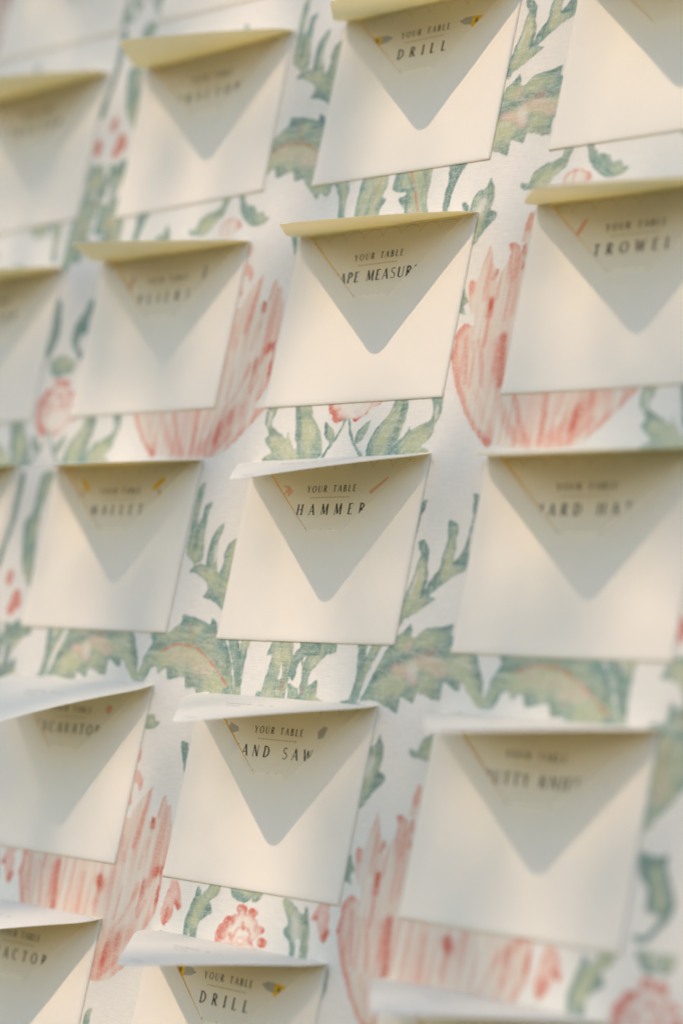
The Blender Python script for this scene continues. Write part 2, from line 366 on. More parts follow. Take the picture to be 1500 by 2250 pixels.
HEAD = [(-5.0, 2.2), (-3.2, 3.9), (-.6, 4.2), (1.6, 3.2), (3.0, 1.2), (4.4, .6), (5.2, -.8), (4.4, -2.2), (3.2, -2.6), (2.4, -4.0), (1.2, -4.2), (1.0, -2.2), (-.6, -.6), (-.4, 1.2), (-1.6, 2.6), (-3.4, 3.0)]
HANDLE = [(.3, .2), (-2.6, -5.6), (-4.4, -9.4), (-5.6, -8.8), (-3.6, -4.6), (-1.0, .9)]
GRIP = [(-6.5, -4.6), (-5.0, -6.6), (-2.8, -4.4), (1.2, -.6), (5.2, 3.2), (6.8, 5.8), (5.4, 5.6), (2.0, 3.0), (-2.0, -.6), (-5.0, -2.6)]
def pictures(word, o):
    def pic(nm, polys, mat, **kw): mesh(nm, *flat(polys, .24, wx=1.3, **kw), mat, o)
    if word == 'HAMMER':
        pic('hammer_picture', [HEAD, HANDLE], M_ORANGE, cx=-46.5, cy=-23.6); pic('hammer_picture', [GRIP], M_ORANGE, cx=47.5, cy=-21.5)
    elif word == 'DRILL':
        for s in (1, -1):
            k = dict(cx=-47*s, cy=-23 + (0 if s > 0 else .6), mirror=s, rot=0 if s > 0 else -.1)
            pic('drill_chuck', [[(0, 3.2), (5.8, 2.8), (7.6, 1.6), (8.2, 0), (7.6, -1.8), (5.6, -2.8), (0, -3.4)]], M_GREY, **k)
            pic('drill_tip', [ell(8.7, -.1, .7, .6, 8)], M_INK, **k)
            pic('drill_body', [[(-9, 3.6), (.2, 3.6), (.2, -3.8), (-1.6, -5.4), (-3.4, -5.2), (-9, -4.4)]], M_YELLOW, **k)
            pic('drill_vent', [[(-4.6, 1.8), (-2.4, 1.8), (-2.2, -1.6), (-4.4, -1.8)]], M_DRILLDARK, cx=k['cx'], cy=k['cy'], mirror=s, rot=k['rot'])
    elif word == 'HAND SAW':
        pic('saw_picture', [[(-4, 4), (3, 1), (4, -2), (-1, -3.5), (-5, -1)]], M_GREY, cx=-47, cy=-23.5)
        pic('saw_picture', [[(-2.6, -4.6), (1.4, -3.6), (3.6, 4.0), (.2, 4.4), (-3.4, .6)]], M_GREY, cx=44, cy=-21.5)
    elif word == 'MALLET':
        for s, r in ((-1, -.7), (1, .62)):
            pic('mallet_head', [ell(0, 0, 6.4, 2.9)], M_YELLOW, cx=46*s, cy=-18, rot=r)
            pic('mallet_handle', [[(-.8, 0), (.8, 0), (.8, -9), (-.8, -9)]], M_GOLD, cx=46*s + 1.6*s, cy=-22.5, rot=.5*s)
    elif word == 'PLIERS':
        pic('pliers_picture', [[(-2, -7), (.2, -7), (1.6, 0), (3.4, 6), (1.2, 6.4), (-1.2, 1)]], M_RUST, cx=-47, cy=-23)
        pic('pliers_picture', [[(-1.6, -5), (1.6, -5), (2.2, 5), (-.6, 5.6)]], M_GREY, cx=45, cy=-21)
    elif word == 'TROWEL':
        pic('trowel_blade', [[(-4.6, -6), (-3, -1), (0, 5), (2.6, 8), (3.4, 6), (1.4, 0), (-1.4, -5), (-3.4, -8)]], M_ORANGE, cx=-47, cy=-22)
        pic('trowel_handle', [[(-6.2, -9.6), (-4.4, -6), (-3.2, -7.4), (-5, -10.4)]], M_RUST, cx=-46.6, cy=-22)
    elif word == 'EXCAVATOR':
        pic('excavator_picture', [ell(0, 0, 3, 3.4, 12)], M_ORANGE, cx=46, cy=-21); pic('excavator_picture', [ell(0, 0, 3, 3.4, 12)], M_ORANGE, cx=-46, cy=-22)

def build_card(o, word, rnd):
    g = [[(x, y, card_pos_z(x, y)+.2) for x in np.linspace(-89, 89, 13)] for y in (-130, -87, -44, -2.2)]
    mesh('card_sheet', *sheet(g, .4), M_CARD, o, True)
    # scalloped gold border along the top
    V = []; F = []
    for k in range(-5, 5):
        ribbon(arc(9.6+19.3*k, -9.2, 9.2, 6.6, 178, 2, 16), [.26], V, F, 0, 0, 1, 0, 1)
    mesh('gold_scallop', [(x/1000, y/1000, (.23+card_pos_z(x, y))/1000) for x, y in V], F, M_GOLD, o)
    h = 4.8; t = 'YOUR TABLE'; w = 50.0; sp = spacing(t, h, w)
    mesh('heading', *set_text(t, -w/2, -25.4, h, sp, .24), M_INK, o)
    V, F = flat([ell(-19.2+2.75*i, -29.3, .52, .52, 8) for i in range(15)], .23)
    mesh('dotted_line', V, F, M_DOT, o)
    h = 7.9
    w = {'HAMMER': 69.5, 'TAPE MEASURE': 88, 'HAND SAW': 83, 'DRILL': 49.5}.get(word, 12.0*(len(word)-1) + 4.5 if len(word) < 8 else 80)
    sp = spacing(word, h, w); off = {'HAMMER': 3.0, 'HAND SAW': -3.5}.get(word, 0)
    mesh('table_name', *set_text(word, -w/2+off, -41.9, h, sp, .24), M_INK, o)
    # tops of a line of small script that peeks over the bottom flap
    V = []; F = []
    for x, l in ((-19.2, 1.6), (-3.2, .5), (6.5, .4)):
        ribbon([(x-.2, -53.0), (x+.25, -52.9+l*.5), (x+.35, -52.6+l)], [.3, .45, .3], V, F, 0, 0, 1, 0, 1)
    mesh('small_script', [(x/1000, y/1000, (.24+card_pos_z(x, y))/1000) for x, y in V], F, M_INK, o)
    pictures(word, o)

rects = []
for c, r, dx, dy, rot, droop, word, lab, clab in ENVS:
    yt = YT[r] if r >= 0 else YT[0]+172.3
    cx, cy = XR[c]-EW/2+dx, yt+dy
    rnd = random.Random(c*31+r*7+5)
    th = math.radians(rot)
    # the turn was measured about the envelope's middle
    mx, my = cx, cy-EH/2
    px, py = mx - math.sin(th)*EH/2, my + math.cos(th)*EH/2
    o = board_frame('envelope', px, py, 0.0, th)
    tag(o, lab, 'envelope', 'cream envelopes hung in rows on the floral board')
    build_envelope(o, rnd, droop)
    rects.append((mx, my))
    if word:
        k = board_frame('place_card', px, py, 0.0, th)
        tag(k, clab, 'place card', 'place cards tucked into the envelopes')
        build_card(k, word, rnd)

# ---------------------------------------------------------------- the printed cloth
# one repeat of the print, traced in board mm: name, style, outlines, brush strokes (ink, line, width, strength)
MOTIFS=[
('printed_flower','pale',[[(17.4,147.6),(15.7,141.6),(12.9,132),(10,122.5),(5.3,124.1),(3.7,119.7),(5.7,112.2),(11.7,99.6),(14.1,99.4),(16.3,90.4),(7,93),(1.8,88.1),(1.1,78.4),(1.2,67.8),(8.3,51.4),(17.7,36.6),(28.8,22.7),(40,12.1),(50.4,4),(57.1,5.7),(75,2.6),(100.2,2),(122,2.5),(135.8,6.4),(146.1,13.4),(156.8,23.4),(166.5,32.4),(173.2,39.4),(160.3,40.5),(166.3,49.1),(170.5,56.2),(171.3,67.2),(171,81.9),(169.4,87.2),(170.2,91.6),(171.6,107.8),(170.3,119),(166.5,124.5),(163.1,133.7),(160.3,133.9),(154.3,141.1),(151.7,133.8),(150.1,124.9),(147.3,123.6),(143.7,124.6),(144,121.6),(141.5,124.1),(139.3,132),(139.2,140.2),(138.4,145.6),(134.6,142.5),(129,136.6),(121.5,126.4),(118,120.6),(54,131.9),(54,138.3),(51.7,147.4),(48.6,145.2),(48.4,139.6),(46.1,144.6),(40.5,148.4),(34.9,147.7),(37.8,140.5),(35.9,133.4),(32.6,125.6),(32.1,117.6),(29.7,122.6),(30,129.8),(24.7,131.9)]],[('p',[(39.7,147.2),(43.6,136),(43.9,124.7)],9,0.55),('r',[(36.6,147.1),(44.9,145.5)],5,0.4),('p',[(18.3,146.3),(21.2,129.7),(22.6,111)],7,0.7),('r',[(28.7,128.7),(26.6,124.4)],4,0.6),('p',[(5.5,123.2),(7.1,117)],7,0.7),('r',[(28.7,107.3),(28.8,97.7)],6,0.85),('p',[(28.8,97.7),(29.7,83.9),(29.6,75.9)],4,0.7),('p',[(13.7,92.2),(6.3,89.4),(1.8,79.9),(4.1,65.3),(13.2,47.1),(24,30.8),(36.8,16.1),(49.6,7.2)],5,0.8),('r',[(0.8,85.7),(0.8,77.6),(1.8,67.8)],3,0.7),('p',[(5.6,90.3),(6.2,75.6),(10.5,59.3)],11,0.45),('p',[(19.3,78.9),(23,62.7),(24.4,47.5)],3.2,0.55),('p',[(24.7,78.6),(31.6,62.3),(35.1,47)],4,0.5),('p',[(32.2,127.2),(33.6,109.4)],3,0.5),('p',[(38.9,138),(44.1,113.4),(44,93.4)],3,0.45),('p',[(46.8,135.7),(50.5,113),(50.4,97)],5,0.4),('r',[(49.9,146.3),(50.6,139.4)],4,0.7),('r',[(51.6,135.3),(51.7,128.9)],3,0.6),('p',[(41.8,77.6),(48,49.6),(53.9,36.8),(63.7,20.8),(76.9,8.8)],6,0.4),('p',[(67.5,37.8),(75.8,21.2),(86.2,7.8)],4.5,0.5),('p',[(31,42.4),(41.5,26.2),(53.2,13.3)],6,0.3),('r',[(45.3,12),(50.9,6.4)],8,0.5),('p',[(96.2,40.5),(97.2,25.5),(98.2,7.3)],6,0.75),('r',[(98.6,25.4),(98.9,7.3)],4,0.35),('p',[(110.4,38.8),(109.7,25.1)],4,0.5),('p',[(119.4,35.3),(115.1,19.6),(109.5,9.2)],5,0.4),('p',[(141.4,38.6),(132.8,24.3),(122.1,13),(101.7,7.3)],13,0.6),('p',[(171.9,39.4),(156.8,23.4),(141.2,11.5)],7,0.6),('p',[(68.7,38.4),(76,20.8),(84.9,7.7)],4,0.5),('p',[(56.5,30.1),(69.1,14.6),(85.2,6.6)],8,0.35),('p',[(137.7,144.5),(137.9,134.6),(135.3,126.2),(133.5,111.1),(131.4,101.4)],5,0.65),('p',[(154.1,140.8),(153.2,132.6),(152.3,125.7)],4,0.65),('p',[(161.3,134),(159.4,123.7),(158.9,109.5),(158.2,96),(156.8,84.5)],9,0.5),('p',[(163.2,122),(164.5,108.7),(166.9,92.3)],8,0.4),('r',[(145.7,124.5),(148,117.9)],6,0.65),('p',[(146.3,105.6),(145,96.7),(143.8,87.8)],6,0.45),('p',[(119.3,104.3),(121.8,90.9)],8,0.5),('p',[(119.7,131.7),(121.3,111.3)],5,0.3),('r',[(161.4,85),(164.9,87.4),(169.9,86.6)],7,0.85),('p',[(159.7,85.5),(157.1,77.2)],6,0.5),('r',[(152.8,77.4),(152.6,68.6)],6,0.85),('p',[(152.6,68.6),(150.1,57)],4,0.6),('p',[(145.6,74.6),(143.6,66.3)],5,0.65),('r',[(171.2,73.4),(171.6,66.2)],8,0.9),('p',[(169.3,83.9),(171.7,73.5)],3,0.6),('p',[(157.3,64.4),(152.5,52.9)],4,0.6),('p',[(145.8,72.2),(137.6,52.9),(126.1,38.7)],4,0.5),('p',[(128.5,70.3),(125.9,47.8)],3,0.45),('r',[(133.5,35),(127.3,26.9),(121.4,17.8)],11,0.5),('p',[(140.2,20.4),(129.7,11.6),(117.2,4.4)],4.5,0.7),('p',[(171.8,60.7),(164.5,48)],8,0.45),('r',[(-10.2,83),(-11.9,69.1),(-4.4,48.4)],7,0.75),('p',[(11.8,82.3),(16.2,64.3),(19.1,50.2)],4,0.55),('p',[(4.3,75.7),(11.5,49.3)],3,0.45),('r',[(46.9,80.2),(49.5,61.3),(51.6,48.2)],7,0.75),('p',[(42.1,75.8),(45.2,58.9)],9,0.35),('p',[(28.5,68.6),(34,50)],4,0.3),('p',[(80.6,75.2),(82,50)],6,0.4),('p',[(62.4,81.8),(69.9,48.5)],12,0.25),('p',[(105.8,74.2),(100.1,55.9)],6,0.5),('r',[(99.9,73.6),(104.1,70.3)],9,0.85),('p',[(113.3,78.8),(104.3,52.6)],9,0.3)]),
('printed_petal','pale2',[[(49,168.2),(53,167),(53.9,159.2),(54,150.4),(46.4,147.8),(46.3,158.3)]],[('p',[(50.4,166.8),(50,158)],6,0.9),('p',[(49.5,158),(48.9,150)],7,0.3)]),
('printed_petal','pink',[[(121.9,153.9),(125.1,149.3),(125.8,141.1),(122.9,141.6),(120.5,146.9),(115.2,144.4),(117.5,131.5),(114.5,130.5),(114.7,139.5),(109.6,144.6),(115.3,156.8)]],[]),
('printed_petal','red',[[(116.3,171.4),(117.7,166),(115.5,161),(110,162.6),(111.7,170.4)]],[]),
('printed_bud','pink',[[(180.8,83),(187.5,82.4),(193.3,75.8),(198,64.7),(194.2,62.5),(190.3,65.6),(189.5,57.4),(184,50.3),(179.8,52.6),(176.6,58.5),(178.5,68.7),(180.3,76.1)]],[('r',[(185.2,59.6),(182.7,52.1)],9,0.7),('r',[(190.4,67.4),(196,63.6)],5,0.95),('r',[(170.3,71.4),(171.7,65.2)],7,0.95),('p',[(186.4,81.4),(193,70.4)],6,0.5)]),
('printed_bud','pink',[[(-20.5,-306.7),(-10.6,-306.8),(-8.4,-318.9),(-5.7,-325.5),(-9.3,-332.3),(-14.6,-328.4),(-19.3,-319.3),(-25.9,-319.3),(-26.1,-317.1),(-22.2,-311.8)]],[('r',[(-8.9,-325.9),(-10.5,-331.4)],6,0.7),('r',[(-26.3,-318),(-21.7,-317.9)],5,0.8)]),
('printed_leaf','green',[[(-0.3,118.4),(4.6,112.3),(6,108.1),(2.2,105.1),(5.9,99.2),(-3.1,102.2),(-7.1,109)]],[('d',[(0.2,116.7),(1.9,106)],5,0.5)]),
('printed_frond','green',[[(-220.2,-31.7),(-228.5,-35.1),(-228.8,-41.7),(-230.8,-49.1),(-232.1,-56.6),(-231.5,-64),(-238.1,-70.6),(-227,-79.5),(-219.4,-77.7),(-218,-72),(-220,-63.9),(-222.5,-52.4),(-222.7,-44.2),(-221.8,-37.6)],[(-201.3,-47.5),(-207.6,-51.6),(-212.3,-59.7),(-213.4,-69.5),(-212.3,-79.3),(-208.6,-82.5),(-198.1,-86.3),(-199.6,-79.9),(-203.2,-71.9),(-203.9,-62.1),(-202.6,-54.8)],[(-184.2,-59.6),(-191.6,-62.9),(-194.5,-71),(-192.8,-78.2),(-195.6,-84.7),(-195.3,-91.1),(-182.3,-95.7),(-181.4,-79.7),(-179.2,-67.6)],[(-232.6,-16.9),(-238.6,-17.6),(-240.6,-30.9),(-239.5,-60.7),(-238.1,-70.6),(-229.1,-77.1),(-229.1,-65.6),(-233.2,-41.7),(-233.6,-25.2)],[(-229.5,-85.2),(-226.7,-80.3),(-219.8,-78.6),(-211.7,-80.5),(-198.2,-83.9),(-189.9,-87),(-178.5,-92.4),(-170.7,-112.9),(-181.2,-114),(-187,-111),(-192.9,-107.9),(-199.7,-105.7),(-208.3,-103.9),(-205.5,-99.4),(-204.8,-97),(-210.6,-91.4),(-217.8,-88.3),(-226,-86.2)]],[('d',[(-226.9,-34.3),(-227.3,-42.5)],6,0.5),('d',[(-230.9,-52.4),(-229.1,-65.6)],5,0.5),('d',[(-208.3,-53.2),(-212.4,-67.1),(-211.1,-78.4)],4.5,0.6),('w',[(-205.5,-65.4),(-203.3,-76.7)],2.5,0.5),('d',[(-188,-62.8),(-190.7,-73.3)],7,0.4),('d',[(-227.2,-82.8),(-219.2,-80.2),(-211,-82.5)],6,0.5),('d',[(-206.9,-102.7),(-199.5,-102.5)],7,0.6),('y',[(-206.1,-52.4),(-206.1,-59.7)],3,0.6)]),
('printed_leaf','green',[[(-226.2,-117.7),(-219,-118.5),(-209.8,-120.1),(-200.5,-122.2),(-193,-124.3),(-192.1,-119.5),(-186.2,-122.9),(-182.9,-129.2),(-174.1,-132),(-169.5,-138.2),(-162.6,-147.3),(-157.6,-158.1),(-151.3,-173.3),(-159.8,-180),(-164.1,-188.8),(-172.7,-184.6),(-175.9,-189.5),(-184.1,-182.9),(-194.8,-172.7),(-198.1,-170.3),(-205.5,-171.9),(-210,-164.1),(-219.7,-165),(-228.6,-166.7),(-233.2,-158),(-241.2,-162.8),(-244.7,-157.5),(-251.1,-159.5),(-256.2,-170.1),(-267.2,-168.6),(-263.5,-158.4),(-260.8,-148.9),(-255.2,-139.6),(-260,-134.3),(-253.1,-130),(-240.6,-132.8),(-233.5,-127.7),(-226.1,-124.2)]],[('d',[(-248.7,-142.9),(-234.7,-139.1),(-217.3,-138.4),(-200.4,-141),(-187.5,-146.8),(-178,-153.5),(-165.3,-163.1)],6,0.55),('y',[(-238.4,-150.6),(-221.4,-145),(-206.1,-146),(-193.1,-151.8),(-182.2,-159.2),(-171.3,-166.6)],14,0.75),('k',[(-231.7,-147.9),(-213.6,-149.5),(-197,-151.2)],9,0.3),('k',[(-196.8,-159.1),(-183.7,-154.6)],8,0.5),('r',[(-242.6,-145.9),(-233.8,-141.9),(-224.3,-140.1),(-209.1,-140.9),(-199.6,-143.3),(-189.4,-148.5),(-181.8,-152.9),(-172.7,-158.8),(-164.8,-164.7),(-156.7,-171.3)],1.8,0.75),('r',[(-214.1,-123.8),(-213.5,-128.6),(-209.5,-135.7),(-207.6,-139.7)],1.3,0.5),('r',[(-189.5,-129.4),(-188.7,-135.7)],2,0.5),('d',[(-224.5,-120.9),(-216.5,-122.3),(-207.6,-122.8)],6,0.4),('d',[(-205.9,-165.1),(-201,-168.9)],8,0.5),('d',[(-229.6,-161.5),(-222.9,-162.8)],8,0.5),('d',[(-189.2,-123),(-186.4,-127.7)],5,0.7),('d',[(-168.2,-142.9),(-162.1,-158.3)],6,0.5)]),
('printed_stem','green',[[(-170.9,-132.7),(-160,-131.5),(-154.4,-142.3),(-154.7,-131.3),(-145.4,-131),(-146.4,-148.2),(-146.4,-159.1),(-144.3,-171.4),(-140.7,-188.2),(-145.8,-188.5),(-154.5,-162.6),(-159.9,-150.3)]],[('d',[(-158.5,-136.2),(-152.9,-150),(-149.1,-165.4)],5,0.6),('y',[(-155.9,-162.7),(-151.8,-171.8)],5,0.6)]),
('printed_frond','green',[[(9.6,-59.3),(13.5,-62.4),(17.4,-67.9),(17.2,-74.2),(20.3,-83.1),(20.1,-90),(18.3,-96.3),(16,-101.8),(12.2,-107.5),(7.8,-112.4),(2.8,-118.8),(-0.8,-116.2),(0.7,-104.3),(2.3,-95.9),(5.4,-89.6),(7.3,-79.2),(9,-69.4),(4.8,-61)],[(31.7,-46),(38.8,-49.1),(40.6,-53.9),(39.5,-58.7),(41.3,-65.6),(40.7,-71.8),(42.2,-76.9),(55.1,-74.3),(53.8,-79.8),(42.5,-84.8),(33.5,-91.1),(28,-95.4),(23.2,-98.6),(16.3,-99.8),(18.9,-93.5),(23.7,-86.5),(28.8,-80.9),(30.4,-71.2),(31.2,-63.6),(31.5,-56),(29.1,-47.7)],[(15.8,-97.7),(22.8,-97.2),(31.5,-99.7),(24.6,-103.7),(18.1,-108),(12.3,-111.3),(7.3,-113.8),(11.9,-106.1)]],[('d',[(9.8,-60.3),(12.9,-67.9)],6,0.5),('d',[(8.3,-79.1),(6.1,-88.9)],3,0.6),('d',[(16.7,-74.9),(19.2,-85.9),(18.4,-94.9)],4,0.6),('y',[(11,-74.9),(10.9,-88.8),(8.6,-101.3),(5.2,-109.7)],6,0.7),('d',[(30,-74.7),(28.4,-83),(23.7,-90),(18.7,-96.3)],6,0.75),('y',[(35.7,-60.8),(36.5,-74.6),(34.2,-83.6)],6,0.7),('y',[(20,-101.1),(11.8,-109.6)],5,0.6),('w',[(9.2,-86.1),(7.1,-95.8)],3,0.35)]),
('printed_stem','dark',[[(47.7,-28),(52.9,-29.1),(53.5,-36.7),(52.5,-53.9),(52.8,-62.1),(54.2,-76.1),(41.3,-76.7),(46.3,-69),(49.5,-62.1),(50.6,-48.4),(50,-36.7)]],[]),
('printed_stem','dark',[[(5.2,-32.1),(4.7,-37.9),(2.1,-42.8),(1.4,-54),(-2.5,-61.1),(-1.6,-43.5),(-0.4,-33.6)]],[]),
('printed_leaf','green',[[(12.9,-116.8),(15.7,-121.8),(16,-125.2),(20.2,-125.8),(23.9,-122.2),(30.7,-119.3),(40.8,-118.2),(52.8,-116.1),(51.7,-122.6),(58.6,-125.7),(72.3,-129.2),(78.5,-135.6),(83,-144),(88.5,-152.4),(91.9,-164),(90.2,-170.7),(83.7,-165.8),(76.7,-159.6),(70.2,-153.9),(68.5,-159.7),(61.6,-157.7),(53.3,-154.5),(53,-159.5),(53.6,-166.5),(44.4,-166),(31.5,-163.3),(29.4,-170.2),(23.4,-168.5),(17,-166.2),(17,-172.9),(15.6,-177.4),(7.7,-174.2),(0.5,-172.5),(-10.1,-169.7),(-20.6,-171),(-17.1,-162.5),(-13.8,-153.4),(-9.5,-144.2),(-5.7,-135),(0.9,-129.2),(2.3,-125.7),(8.9,-121.4)]],[('d',[(-10.5,-154.6),(0.1,-147.2),(12,-141.2),(28,-137.1),(39,-135.9),(50.1,-135.5)],8,0.75),('y',[(3.2,-158),(13.9,-147.9),(31.5,-143),(49.5,-143.6),(63.9,-145.6),(77.8,-156.9),(88.6,-165.5)],9,0.8),('y',[(7,-130.4),(26.6,-124.9),(44.4,-124.9)],9,0.5),('y',[(-4.3,-162.5),(8.1,-155)],12,0.6),('k',[(6,-147.3),(14,-148.6),(20.6,-151.7),(25.3,-154.9)],7,0.75),('k',[(25.6,-141.9),(37.9,-142.1),(45.4,-145.8),(50.7,-148.2)],9,0.6),('k',[(16.4,-129.3),(14.8,-134.2)],5,0.5),('r',[(33.4,-136.2),(39.4,-133.9)],3,0.6),('w',[(22,-146.2),(24,-150.2)],9,0.35),('d',[(41.3,-120.3),(51.1,-118.6)],6,0.6),('d',[(38.7,-162.3),(51.2,-163.6)],8,0.5),('d',[(7.5,-170.1),(14.5,-174.4)],9,0.5),('d',[(62.7,-155),(67.2,-158.1)],6,0.5),('d',[(73,-131.9),(82.1,-146.1),(88.3,-157.6)],7,0.6),('d',[(11.4,-118.5),(10.9,-123.4)],5,0.5)]),
('printed_stem','green',[[(-33.8,-130.6),(-25.2,-130.2),(-23.4,-142),(-18.5,-130),(-9.2,-129.6),(-15.8,-144.5),(-20.9,-157.9),(-24.3,-171.9),(-32.1,-172.3),(-29.8,-159.7),(-30.4,-147.2)]],[('d',[(-29.1,-134.6),(-25.9,-149.1),(-28.8,-163.1)],4,0.5),('y',[(-18.7,-146.7),(-22.9,-159.4)],4,0.6)]),
('printed_leaf','green',[[(-164.1,221.3),(-146.9,219.3),(-142.1,201),(-141.4,189.1),(-139.4,179.5),(-146.2,180.1),(-150.2,199.5),(-154.6,205.9)]],[('d',[(-155.7,209.6),(-149,198.2)],4,0.5)]),
('printed_leaf','green',[[(-126.9,220.6),(-100.2,219.9),(-100.3,211.7),(-100.4,203.6),(-103.2,196.9),(-98.6,192.9),(-102.2,187.5),(-102.9,181.7),(-105.3,176.2),(-126.8,178.2),(-125.3,189.8),(-125.2,198),(-124.3,206.2)]],[('d',[(-122.4,210.7),(-123.1,199),(-123.6,189.6)],6,0.55),('d',[(-101.2,192.6),(-105.8,189)],7,0.75),('y',[(-109,211.5),(-111.5,197.7),(-114.6,186.4)],10,0.6),('r',[(-107.3,211.3),(-109.8,205.7),(-113.3,187.4)],1.6,0.4)]),
('printed_leaf','green',[[(-87.5,219.6),(-57.8,218.4),(-55.8,199.9),(-55.7,188.4),(-50.5,172),(-71.7,174.1),(-77.6,183.8),(-81.8,187.7),(-85.6,192.5),(-78.5,195.6)]],[('d',[(-82.9,191.8),(-74.4,189.2)],7,0.7),('d',[(-61.8,210.8),(-59.1,197.9)],6,0.5),('y',[(-74.2,211.1),(-67.7,193.1),(-62.9,181.2)],11,0.65),('r',[(-77.8,212.7),(-71.3,200.4),(-66,188.4),(-62.1,181.1)],1.8,0.6)]),
('printed_stem','dark',[[(-39.6,218.6),(-17.6,217.1),(-26.9,204.6),(-29.3,198.1),(-31.5,189.3),(-31.8,179.2),(-32.6,170.3),(-36.5,170.6),(-38.3,190),(-37.1,203.5)]],[]),
('printed_leaf','dark',[[(-18.8,182.3),(-15.1,182.5),(-11,178.2),(-12.4,175),(-16.8,177.7)]],[]),
('printed_leaf','green',[[(4.8,198.5),(10.1,190.4),(11.7,181.4),(10.2,174.9),(16.8,172.6),(17.2,167.6),(11.6,163.8),(7.2,158.7),(1.5,149.8),(-3.8,150.9),(-9.8,173.6),(-9.8,179.2),(-9.1,184.7),(-3.8,189.7),(2.8,192.3)]],[('d',[(14.6,171.7),(9.1,167.9)],8,0.8),('d',[(5.5,193.2),(8.9,182.8)],6,0.5),('w',[(1.6,180.2),(-0.8,172.7)],7,0.5),('y',[(2.7,170.1),(2.1,161.4)],6,0.6)]),
('printed_leaf','dark',[[(-197.5,180),(-188.3,179.1),(-187.6,166.6),(-187.2,159.4),(-191.3,166.9)]],[]),
('printed_leaf','green',[[(-287.5,217.2),(-277.6,216.2),(-279.1,210.5),(-280.8,205.4),(-282.8,199.8),(-289.6,193.9),(-297.9,186.9),(-305.8,184.3),(-319.3,186.6),(-322.3,191.1),(-313.9,191),(-313.6,196.2),(-305.8,202),(-294.8,204.2),(-288.2,207.5)]],[('d',[(-281.8,211.4),(-284.3,204.5),(-293.5,200.2)],5,0.5)]),
('printed_leaf','green',[[(-268.2,216.5),(-262.9,214.6),(-260.4,209.8),(-255.3,205.4),(-245.6,202.8),(-242.6,197.7),(-234.7,197.7),(-232.5,193.5),(-226.6,192.3),(-230.4,188.2),(-240.8,186.2),(-250.2,189.5),(-258.9,196.1),(-264.5,203.8)]],[('d',[(-263.6,210.8),(-259.8,202)],6,0.5)]),
('printed_bud','pale2',[[(-282.7,181.6),(-283.7,190.7),(-278.6,195.4),(-270.4,196.6),(-260.5,192.4),(-256.6,187.5),(-262.3,186.1),(-266,180)]],[('p',[(-282.1,182.8),(-282.7,190.7),(-278.3,194.8),(-270.1,195.9),(-260.8,191.8)],3,0.6),('r',[(-260.6,191.1),(-260.7,186.9)],6,0.6)]),
('printed_leaf','green',[[(-151,44.9),(-134.1,44.2),(-129.1,32.5),(-126,28.2),(-118.1,20.7),(-113,11.2),(-111.8,0.9),(-132.5,-0.8),(-137.5,5.6),(-142.3,14.1),(-145.5,27.8)]],[('d',[(-146.6,40.5),(-141.6,26.6),(-138,9.8)],5,0.7),('y',[(-135.1,27.5),(-126.2,3.3)],8,0.7)]),
('printed_leaf','green',[[(-43.4,43.7),(-32.9,43.3),(-31.5,29.2),(-33.7,17.3),(-37,8.3),(-41.7,0.5),(-64.3,-0.1),(-64.4,11),(-59.9,20),(-52,26.9),(-47.2,34.8)]],[('d',[(-35.7,38.4),(-37.1,23.4),(-42.3,7.5)],5,0.7),('y',[(-47.2,29.7),(-51.9,16.8),(-53.5,2.7)],8,0.7)]),
('printed_leaf','green',[[(-177.5,45.9),(-167.8,44.5),(-170.3,35),(-172.2,29.7),(-170.8,24.4),(-160.2,19.8),(-153.4,15.4),(-151.9,19.8),(-145.2,11),(-136.9,4.5),(-134,-0.7),(-175.4,-1),(-166.4,5.2),(-172.8,10.6),(-176.8,15.5),(-172.8,18),(-174.9,22.3),(-179.4,26.7),(-180.2,34.2)]],[('d',[(-171.5,26.5),(-169.5,20.1),(-162.6,17.8)],5,0.6),('y',[(-165,10.4),(-148.2,5.8)],12,0.6),('w',[(-175,35.1),(-175.4,26.6)],3,0.5)]),
('printed_leaf','green',[[(-10.8,42.4),(-0.2,43),(1.8,29.1),(-2.5,19.3),(-1.6,16.8),(-4.8,11.5),(-11.1,6.2),(-3.9,2.1),(-33.4,0.3),(-44.8,1.5),(-37,8.3),(-30.3,14.2),(-26.3,20.3),(-24.3,18),(-16,21.7),(-7.6,24.4),(-6.2,31.3)]],[('d',[(-4,37.2),(-2.9,28.2),(-10,19.6)],5,0.5),('y',[(-17.1,15.8),(-25.6,7.1)],12,0.6),('w',[(-2.9,33.2),(-2.4,26.3)],3,0.4)]),
('printed_flower','flower',[[(-113.9,39.3),(-111.5,33.5),(-108,31.8),(-107.5,27.6),(-101.6,24.9),(-95.1,27.8),(-92.1,32.3),(-84.4,25.9),(-78.9,27.7),(-74.6,31.7),(-71.2,35.7),(-72.5,41.8),(-76.5,48.2),(-83.5,57.7),(-96.2,61.4),(-108.1,62),(-115.5,57.1),(-117.5,48.8)]],[('r',[(-113.2,39.3),(-109.8,32.9),(-104.9,31.2),(-105,27.6),(-100.6,26.4)],7,0.75),('r',[(-74.1,39.9),(-75.6,32.8),(-79.7,29.3),(-84.1,27.4)],7,0.75),('r',[(-99.8,38.8),(-92.6,39)],3,0.4),('w',[(-97.7,36.6),(-93.3,36.5)],8,0.6),('r',[(-111.9,54.8),(-104.5,59.7),(-92.6,59.2),(-81.7,51.5),(-75.6,45)],5,0.6),('r',[(-115.4,46.6),(-113.9,39.3)],5,0.6)]),
('printed_stem','green',[[(-95.9,30.4),(-91.8,28.7),(-93.6,22.6),(-98.2,13.4),(-104.6,5.4),(-107.4,-0.2),(-111.1,-0.2),(-107.9,6.5),(-100.7,14.5),(-96,23.2)]],[]),
